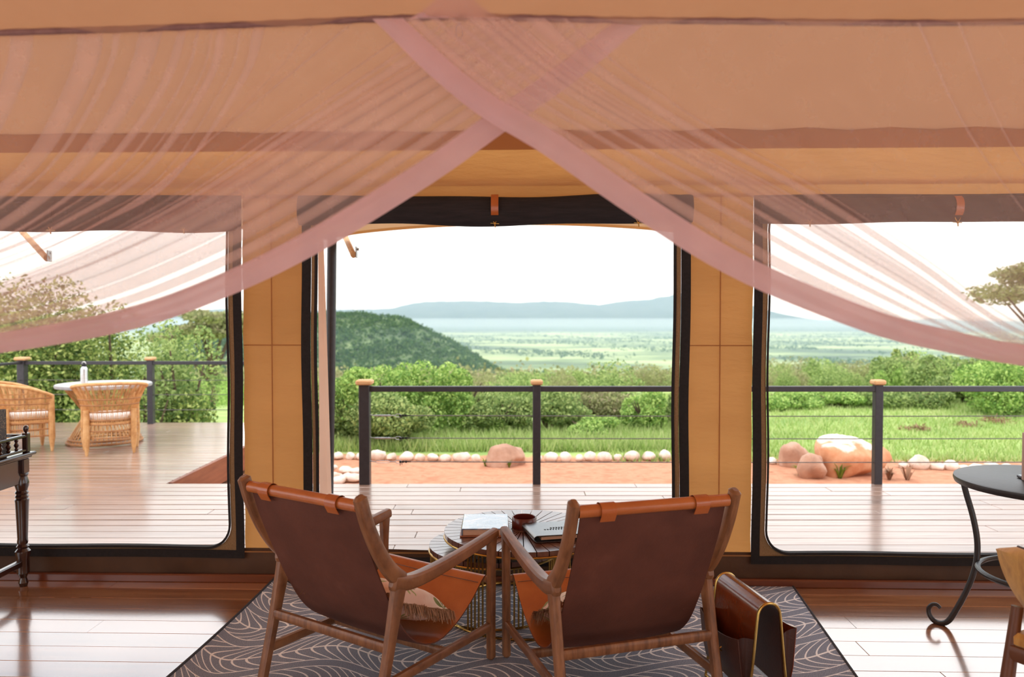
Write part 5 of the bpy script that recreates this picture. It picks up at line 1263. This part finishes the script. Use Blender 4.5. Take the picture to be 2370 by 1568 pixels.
# ------------------------------------------------------------------ rattan set on the far deck
def plan(t, w=0.25, d=0.22):
    """horseshoe from one front leg round the back to the other, t in 0..1: point and outward normal"""
    Ls = d; La = PI * w; tot = 2 * Ls + La; s = t * tot
    if s < Ls: return (w, d - s), (1, 0)
    if s < Ls + La:
        a = (s - Ls) / w; return (w * math.cos(a), -w * math.sin(a)), (math.cos(a), -math.sin(a))
    s -= Ls + La; return (-w, -0 + s), (-1, 0)
def rim_z(t): return 0.585 + 0.155 * math.sin(PI * t) ** 0.9
def flare(z, t):
    zz = max(0.0, z - 0.40) / 0.33; return 0.155 * zz ** 1.5 * (0.45 + 0.55 * math.sin(PI * t))
def rp(t, z):
    (x, y), (nx, ny) = plan(t); f = flare(z, t); return (x + nx * f, y * 1.0 + ny * f, z)
def rattan_chair(label, loc, rz):
    root = thing('rattan_armchair', label, 'armchair', loc, rz, 'rattan armchairs on the far deck')
    m = MB(); n = 170
    for k in range(n):
        t = (k + .5) / n; lo = 0.155 if k % 2 == 0 else 0.43
        zs = np.linspace(lo, rim_z(t), 8); m.tube([rp(t + 0.0025 * math.sin(7 * z + k), z) for z in zs], 0.0035, 4, caps=False)
    m.build('cane_weave', rattan, root); root.children[-1]['kind'] = 'stuff'
    MB().tube([rp(t, rim_z(t)) for t in np.linspace(0, 1, 48)], 0.017, 10).build('top_rim', rattan, root)
    for z in (0.165, 0.235, 0.30, 0.345, 0.43, 0.50, 0.56):
        MB().tube([rp(t, min(z + 0.012 * math.sin(PI * t), rim_z(t) - 0.01)) for t in np.linspace(0, 1, 40)], 0.0075, 6).build('woven_band', rattan_dark, root)
    mw = MB()
    for z0, z1 in ((0.305, 0.335),):
        rows = [[rp(t, z0 + (min(z1, rim_z(t) - 0.01) - z0) * q) for t in np.linspace(0.01, 0.99, 50)] for q in (0, .5, 1)]; mw.grid(rows)
    mw.build('close_weave', rattan, root, True, 3)
    for (x, y, zt) in ((0.25, 0.22, 0.59), (-0.25, 0.22, 0.59), (0.215, -0.18, 0.46), (-0.215, -0.18, 0.46)):
        MB().tube([(x, y, 0.0), (x * .995, y, 0.07), (x, y, 0.15), (x, y, zt)], [0.013, 0.022, 0.032, 0.028], 10).build('leg', rattan, root)
    MB().lathe([(0.235, 0.325), (0.245, 0.345)], 28).build('seat_deck', rattan_dark, root)
    c = thing('seat_cushion', 'white seat cushion on the ' + ('rattan armchair whose back faces the room' if 'back' in label else 'rattan armchair at the frame edge'), 'cushion', loc, rz, 'white cushions on the rattan armchairs')
    prof = []
    m = MB(); rows = []
    for z, s in ((0.347, .90), (0.350, .98), (0.372, 1.02), (0.395, .99), (0.405, .90), (0.408, .5), (0.408, .02)):
        rr = []
        for k in range(33):
            a = 2 * PI * k / 32; e = (abs(math.cos(a)) ** 4 + abs(math.sin(a)) ** 4) ** -.25; e = min(e, 1.13); rr.append((0.205 * s * e * math.cos(a), 0.03 + 0.235 * s * e * math.sin(a), z))
        rows.append(rr)
    m.grid(rows); m.build('pad', white_cotton, c, True, 1.5)
    return root
rattan_chair('low-backed rattan armchair with its back to the room, drawn up to the round deck table', (-4.18, 8.07, 0), D2(26.8))
rattan_chair('rattan armchair seen from the side at the frame edge, turned to the round deck table', (-5.15, 8.16, 0), D2(-48.7))
rt = thing('deck_table', 'round pale-topped rattan table on the far deck', 'table', (-4.57, 8.70, 0))
MB().lathe([(0.44, 0.622), (0.485, 0.625), (0.492, 0.640), (0.490, 0.655)], 56).build('table_rim', grey_rim, rt)
MB().lathe([(0.48, 0.652), (0.484, 0.660), (0.002, 0.661)], 56).build('table_top', white_top, rt)
m = MB()
for k in range(48):
    a = 2 * PI * k / 48; b = a + 0.35
    m.tube([(0.37 * math.cos(a), 0.37 * math.sin(a), 0.03), (0.20 * math.cos((a + b) / 2), 0.20 * math.sin((a + b) / 2), 0.33), (0.40 * math.cos(b), 0.40 * math.sin(b), 0.622)], 0.006, 5)
m.build('cane_base', rattan, rt); rt.children[-1]['kind'] = 'stuff'
for R_, z in ((0.38, 0.02), (0.36, 0.055), (0.205, 0.33)):
    MB().tube([(R_ * math.cos(a), R_ * math.sin(a), z) for a in np.linspace(0, 2 * PI, 40, endpoint=False)], 0.013, 8, True).build('base_hoop', rattan_dark, rt)
p = onZ(195, 887, 0.661)
bo = thing('steel_bottle', 'brushed steel water bottle with loop cap on the round deck table', 'bottle', (p.x, p.y, 0.661))
MB().lathe([(0.034, 0.0), (0.037, 0.004), (0.037, 0.150), (0.034, 0.168), (0.024, 0.182), (0.022, 0.186)], 28).build('body', steel, bo)
MB().lathe([(0.024, 0.186), (0.026, 0.190), (0.026, 0.212), (0.020, 0.216)], 24).build('cap', black_web, bo)
MB().tube([(0.020, 0, 0.205), (0.020, 0, 0.225), (0.010, 0, 0.237), (-0.010, 0, 0.237), (-0.020, 0, 0.225), (-0.020, 0, 0.205)], 0.005, 8).build('loop', steel, bo)

# ================================================================== MOSQUITO NET OVER THE BED
NETY = 1.50
mn = thing('mosquito_net', 'sheer pink mosquito net with crossed curtains hanging from a piped canopy', 'mosquito net')
def resample(pts, n):
    P = np.array([np.array(p) for p in smooth_path(pts, 8)]); d = np.concatenate([[0], np.cumsum(np.linalg.norm(np.diff(P, axis=0), axis=1))]); t = np.linspace(0, d[-1], n)
    return np.stack([np.interp(t, d, P[:, 0]), np.interp(t, d, P[:, 1])], 1)
NT = 44
rope_px = [(-350, 90), (0, 76), (300, 67), (600, 56), (900, 43), (1100, 39), (1400, 46), (1700, 49), (2100, 53), (2370, 50), (2720, 48)]
def rope_y(x): return float(np.interp(x, [p[0] for p in rope_px], [p[1] for p in rope_px]))
def sheet(guides, folds, Y0, side, seed):
    """guide lines in the plane of the drape; the cloth runs across them and doubles back on itself at each fold"""
    S = np.array([g[0] for g in guides]); Gd = np.array([resample(g[1], NT) for g in guides])
    def at(s):
        s = min(max(s, 0), 1); k = min(int(np.searchsorted(S, s, 'right')) - 1, len(S) - 2); f = (s - S[k]) / (S[k + 1] - S[k]); f2 = f
        return Gd[k] * (1 - f2) + Gd[k + 1] * f2
    seq = []; s = 0.0
    for p, w in sorted(folds):
        for q in np.linspace(s, p + w, max(2, int((p + w - s) / 0.012) + 1)): seq.append((q, 0.0, 0))
        seq.append((p + w, 0.003, 1)); seq.append((p + w * .5, 0.006, 1)); seq.append((p, 0.009, 1)); seq.append((p + w * .4, 0.013, 1)); s = p + w
        seq.append((p + w, 0.014, 0))
    for q in np.linspace(s, 1.0, 30): seq.append((q, 0.0, 0))
    g = np.random.default_rng(seed); ph = g.uniform(0, 6, 4); rows = []
    for s, dy, _ in seq:
        C = at(s); rows.append([onY(x, y, Y0 + side * dy + 0.010 * math.sin(26 * s + ph[0]) * math.sin(PI * k / (NT - 1)) + 0.004 * math.sin(70 * s + ph[1] + 2 * k / NT)) for k, (x, y) in enumerate(C)])
    return rows, at
def hem_strip(at, Y0, width_px, sgn, mat, parent):
    C = at(0.0); rows = []
    for k in range(NT):
        a = C[max(k - 1, 0)]; b = C[min(k + 1, NT - 1)]; t = (b - a) / np.linalg.norm(b - a); n = np.array([t[1], -t[0]]) * sgn; t_ = k / (NT - 1)
        w = width_px * (0.85 + 0.25 * math.sin(3 * t_ + .4)); r_ = []
        for q, dy in ((0.0, 0), (0.2, -0.006), (0.45, -0.010), (0.7, -0.006), (1.0, 0.0)):
            x, y = C[k] + n * w * q; r_.append(onY(x, max(y, rope_y(x)) if k < 3 else y, Y0 + dy - 0.008))
        rows.append(r_)
    return MB().grid(rows).build('hem', mat, parent, True, 2.5)
GL = [(0.0, [(1500, 48), (1345, 178), (1175, 300), (1000, 425), (740, 584), (520, 690), (300, 765), (0, 818), (-330, 850)]),
      (0.20, [(1180, 42), (950, 178), (700, 325), (450, 475), (200, 595), (0, 668), (-330, 775)]),
      (0.45, [(810, 48), (690, 150), (480, 325), (330, 450), (150, 555), (0, 620), (-330, 740)]),
      (0.60, [(595, 58), (556, 190), (400, 420), (230, 520), (60, 595), (-100, 650), (-330, 710)]),
      (0.70, [(500, 60), (470, 180), (330, 385), (150, 505), (0, 575), (-330, 685)]),
      (0.80, [(400, 65), (340, 220), (200, 400), (20, 535), (-150, 605), (-330, 665)]),
      (0.90, [(200, 70), (190, 150), (100, 335), (0, 440), (-200, 575), (-330, 640)]),
      (1.0, [(-150, 82), (-170, 200), (-250, 400), (-330, 620)])]
FL = [(0.018, .012), (0.04, .010), (0.062, .02), (0.092, .028), (0.122, .03), (0.15, .034), (0.178, .03), (0.205, .03), (0.24, .034), (0.285, .012), (0.33, .006), (0.44, .006), (0.505, .004), (0.585, .022), (0.635, .005), (0.672, .022), (0.705, .004), (0.735, .008), (0.765, .02), (0.81, .028), (0.86, .008), (0.88, .026), (0.935, .015)]
GR = [(0.0, [(862, 42), (985, 165), (1110, 268), (1250, 352), (1450, 492), (1700, 645), (2000, 768), (2200, 818), (2370, 848), (2700, 885)]),
      (0.12, [(1060, 40), (1250, 190), (1500, 335), (1750, 470), (2050, 645), (2370, 812), (2700, 868)]),
      (0.25, [(1235, 42), (1365, 150), (1600, 300), (1880, 450), (2120, 605), (2370, 775), (2700, 852)]),
      (0.50, [(1700, 48), (1850, 220), (2050, 400), (2250, 560), (2450, 690), (2700, 805)]),
      (0.75, [(2130, 52), (2210, 240), (2300, 390), (2440, 560), (2700, 765)]),
      (1.0, [(2560, 48), (2590, 250), (2640, 450), (2700, 650)])]
FR = [(0.015, .014), (0.045, .018), (0.08, .01), (0.105, .008), (0.13, .03), (0.155, .026), (0.18, .018), (0.20, .012), (0.232, .032), (0.285, .006), (0.745, .004), (0.80, .003), (0.9, .004)]
rows, atL = sheet(GL, FL, NETY + 0.03, 1, 1)
cl_ = MB().grid(rows).build('curtain', net, mn, True, 3.0)
hem_strip(atL, NETY + 0.03, 52, -1, net_hem, cl_)
rows, atR = sheet(GR, FR, NETY - 0.03, 1, 2)
cr_ = MB().grid(rows).build('curtain', net, mn, True, 3.0)
hem_strip(atR, NETY - 0.03, 54, 1, net_hem, cr_)
rp3 = [onY(x, y, NETY) for x, y in rope_px]
rpath = [Vector(p) for p in smooth_path([tuple(p) for p in rp3], 8)]
MB().tube(rpath, [0.0062 + 0.0008 * math.sin(3.1 * i) for i in range(len(rpath))], 10).build('canopy_piping', net_piping, mn)
rows = []
for j in range(22):
    t = j / 21
    rows.append([(p.x, NETY - 2.3 * t, p.z + 0.05 * math.sin(PI * t) + 0.07 * t * 0 + 0.010 * math.sin(19 * p.x + 2.5 * t) * (1 - 0.6 * t)) for p in rpath])
MB().grid(rows).build('canopy_roof', net_top, mn, True, 3.0)
MB().tube([Vector((rpath[0].x, NETY - 2.3, 1.95)), Vector((rpath[-1].x, NETY - 2.3, 1.95))], 0.008, 8).build('canopy_piping', net_piping, mn)
# gathered tuck where the canopy is sewn to its hanging loop
apex = onY(1052, -40, NETY - 0.02); rows = []
for t in np.linspace(0, 1, 8):
    w = 12 + 95 * t ** 1.8; rows.append([onY(1052 + w * q, -60 + 100 * t + 5 * q * q, NETY - 0.012 + 0.006 * math.sin(9 * q)) for q in np.linspace(-1, 1, 15)])
MB().grid(rows).build('hanging_tuck', net_hem, mn, True, 2.5)

# ------------------------------------------------------------------ chain hanging from the ridge
ch = thing('hanging_chain', 'short steel chain hanging from the tent ceiling behind the canopy piping', 'chain')
cb = onY(1063, 94, 2.5)
ceil_z = zR + 0.46 * (4.074 - 2.5)
lk = None; zc = cb.z + 0.026; k = 0
while zc < ceil_z + 0.02:
    big = (k == 0); h, w = (0.026, 0.012) if big else (0.011, 0.006)
    pts = [(w * .9 * math.cos(a), 0, h * math.sin(a)) for a in np.linspace(0, 2 * PI, 16, endpoint=False)]
    if big: MB().tube(pts, 0.0022, 6, True).build('ring', zinc, ch, loc=(cb.x, cb.y, zc)); zc += 0.026 + 0.008
    else:
        if lk is None: lk = MB().tube(pts, 0.0022, 6, True).build('link', zinc, ch); o = lk
        else: o = inst(lk, 'link', ch)
        o.location = (cb.x, cb.y, zc); o.rotation_euler = (0, 0, (k % 2) * PI / 2); zc += 0.0165
    k += 1

# ------------------------------------------------------------------ bed posts that carry the canopy, just outside the picture
for sgn, lab in ((-1, 'dark turned bed post holding the net tie-back on the desk side'), (1, 'dark turned bed post holding the net tie-back on the iron table side')):
    bp_ = thing('bed_post', lab, 'bed post', (sgn * 1.285, NETY, 0), 0, 'posts of the canopy bed')
    MB().lathe([(0.030, 0.0), (0.030, 0.5), (0.024, 0.52), (0.028, 0.56), (0.020, 0.62), (0.018, 1.90), (0.024, 1.93), (0.010, 1.99)], 20).build('shaft', dark_wood, bp_)
    MB().lathe([(0.004, 1.985), (0.018, 2.0), (0.022, 2.02), (0.014, 2.045), (0.003, 2.05)], 16).build('finial', dark_wood, bp_)
    tail = MB(); zt_ = 1.28; rows = []
    for t in np.linspace(0, 1, 16):
        R_ = 0.030 + 0.05 * t ** 1.4; rows.append([((R_ + 0.012 * math.sin(9 * a)) * math.cos(a) - sgn * 0.03, (R_ + 0.012 * math.sin(9 * a)) * math.sin(a) - 0.01, zt_ - 0.95 * t) for a in np.linspace(0, 2 * PI, 55)])
    tail.grid(rows)
    to = tail.build('curtain_tail', net_hem, mn, True, 2.5); to.location = (sgn * 1.285, NETY, 0)
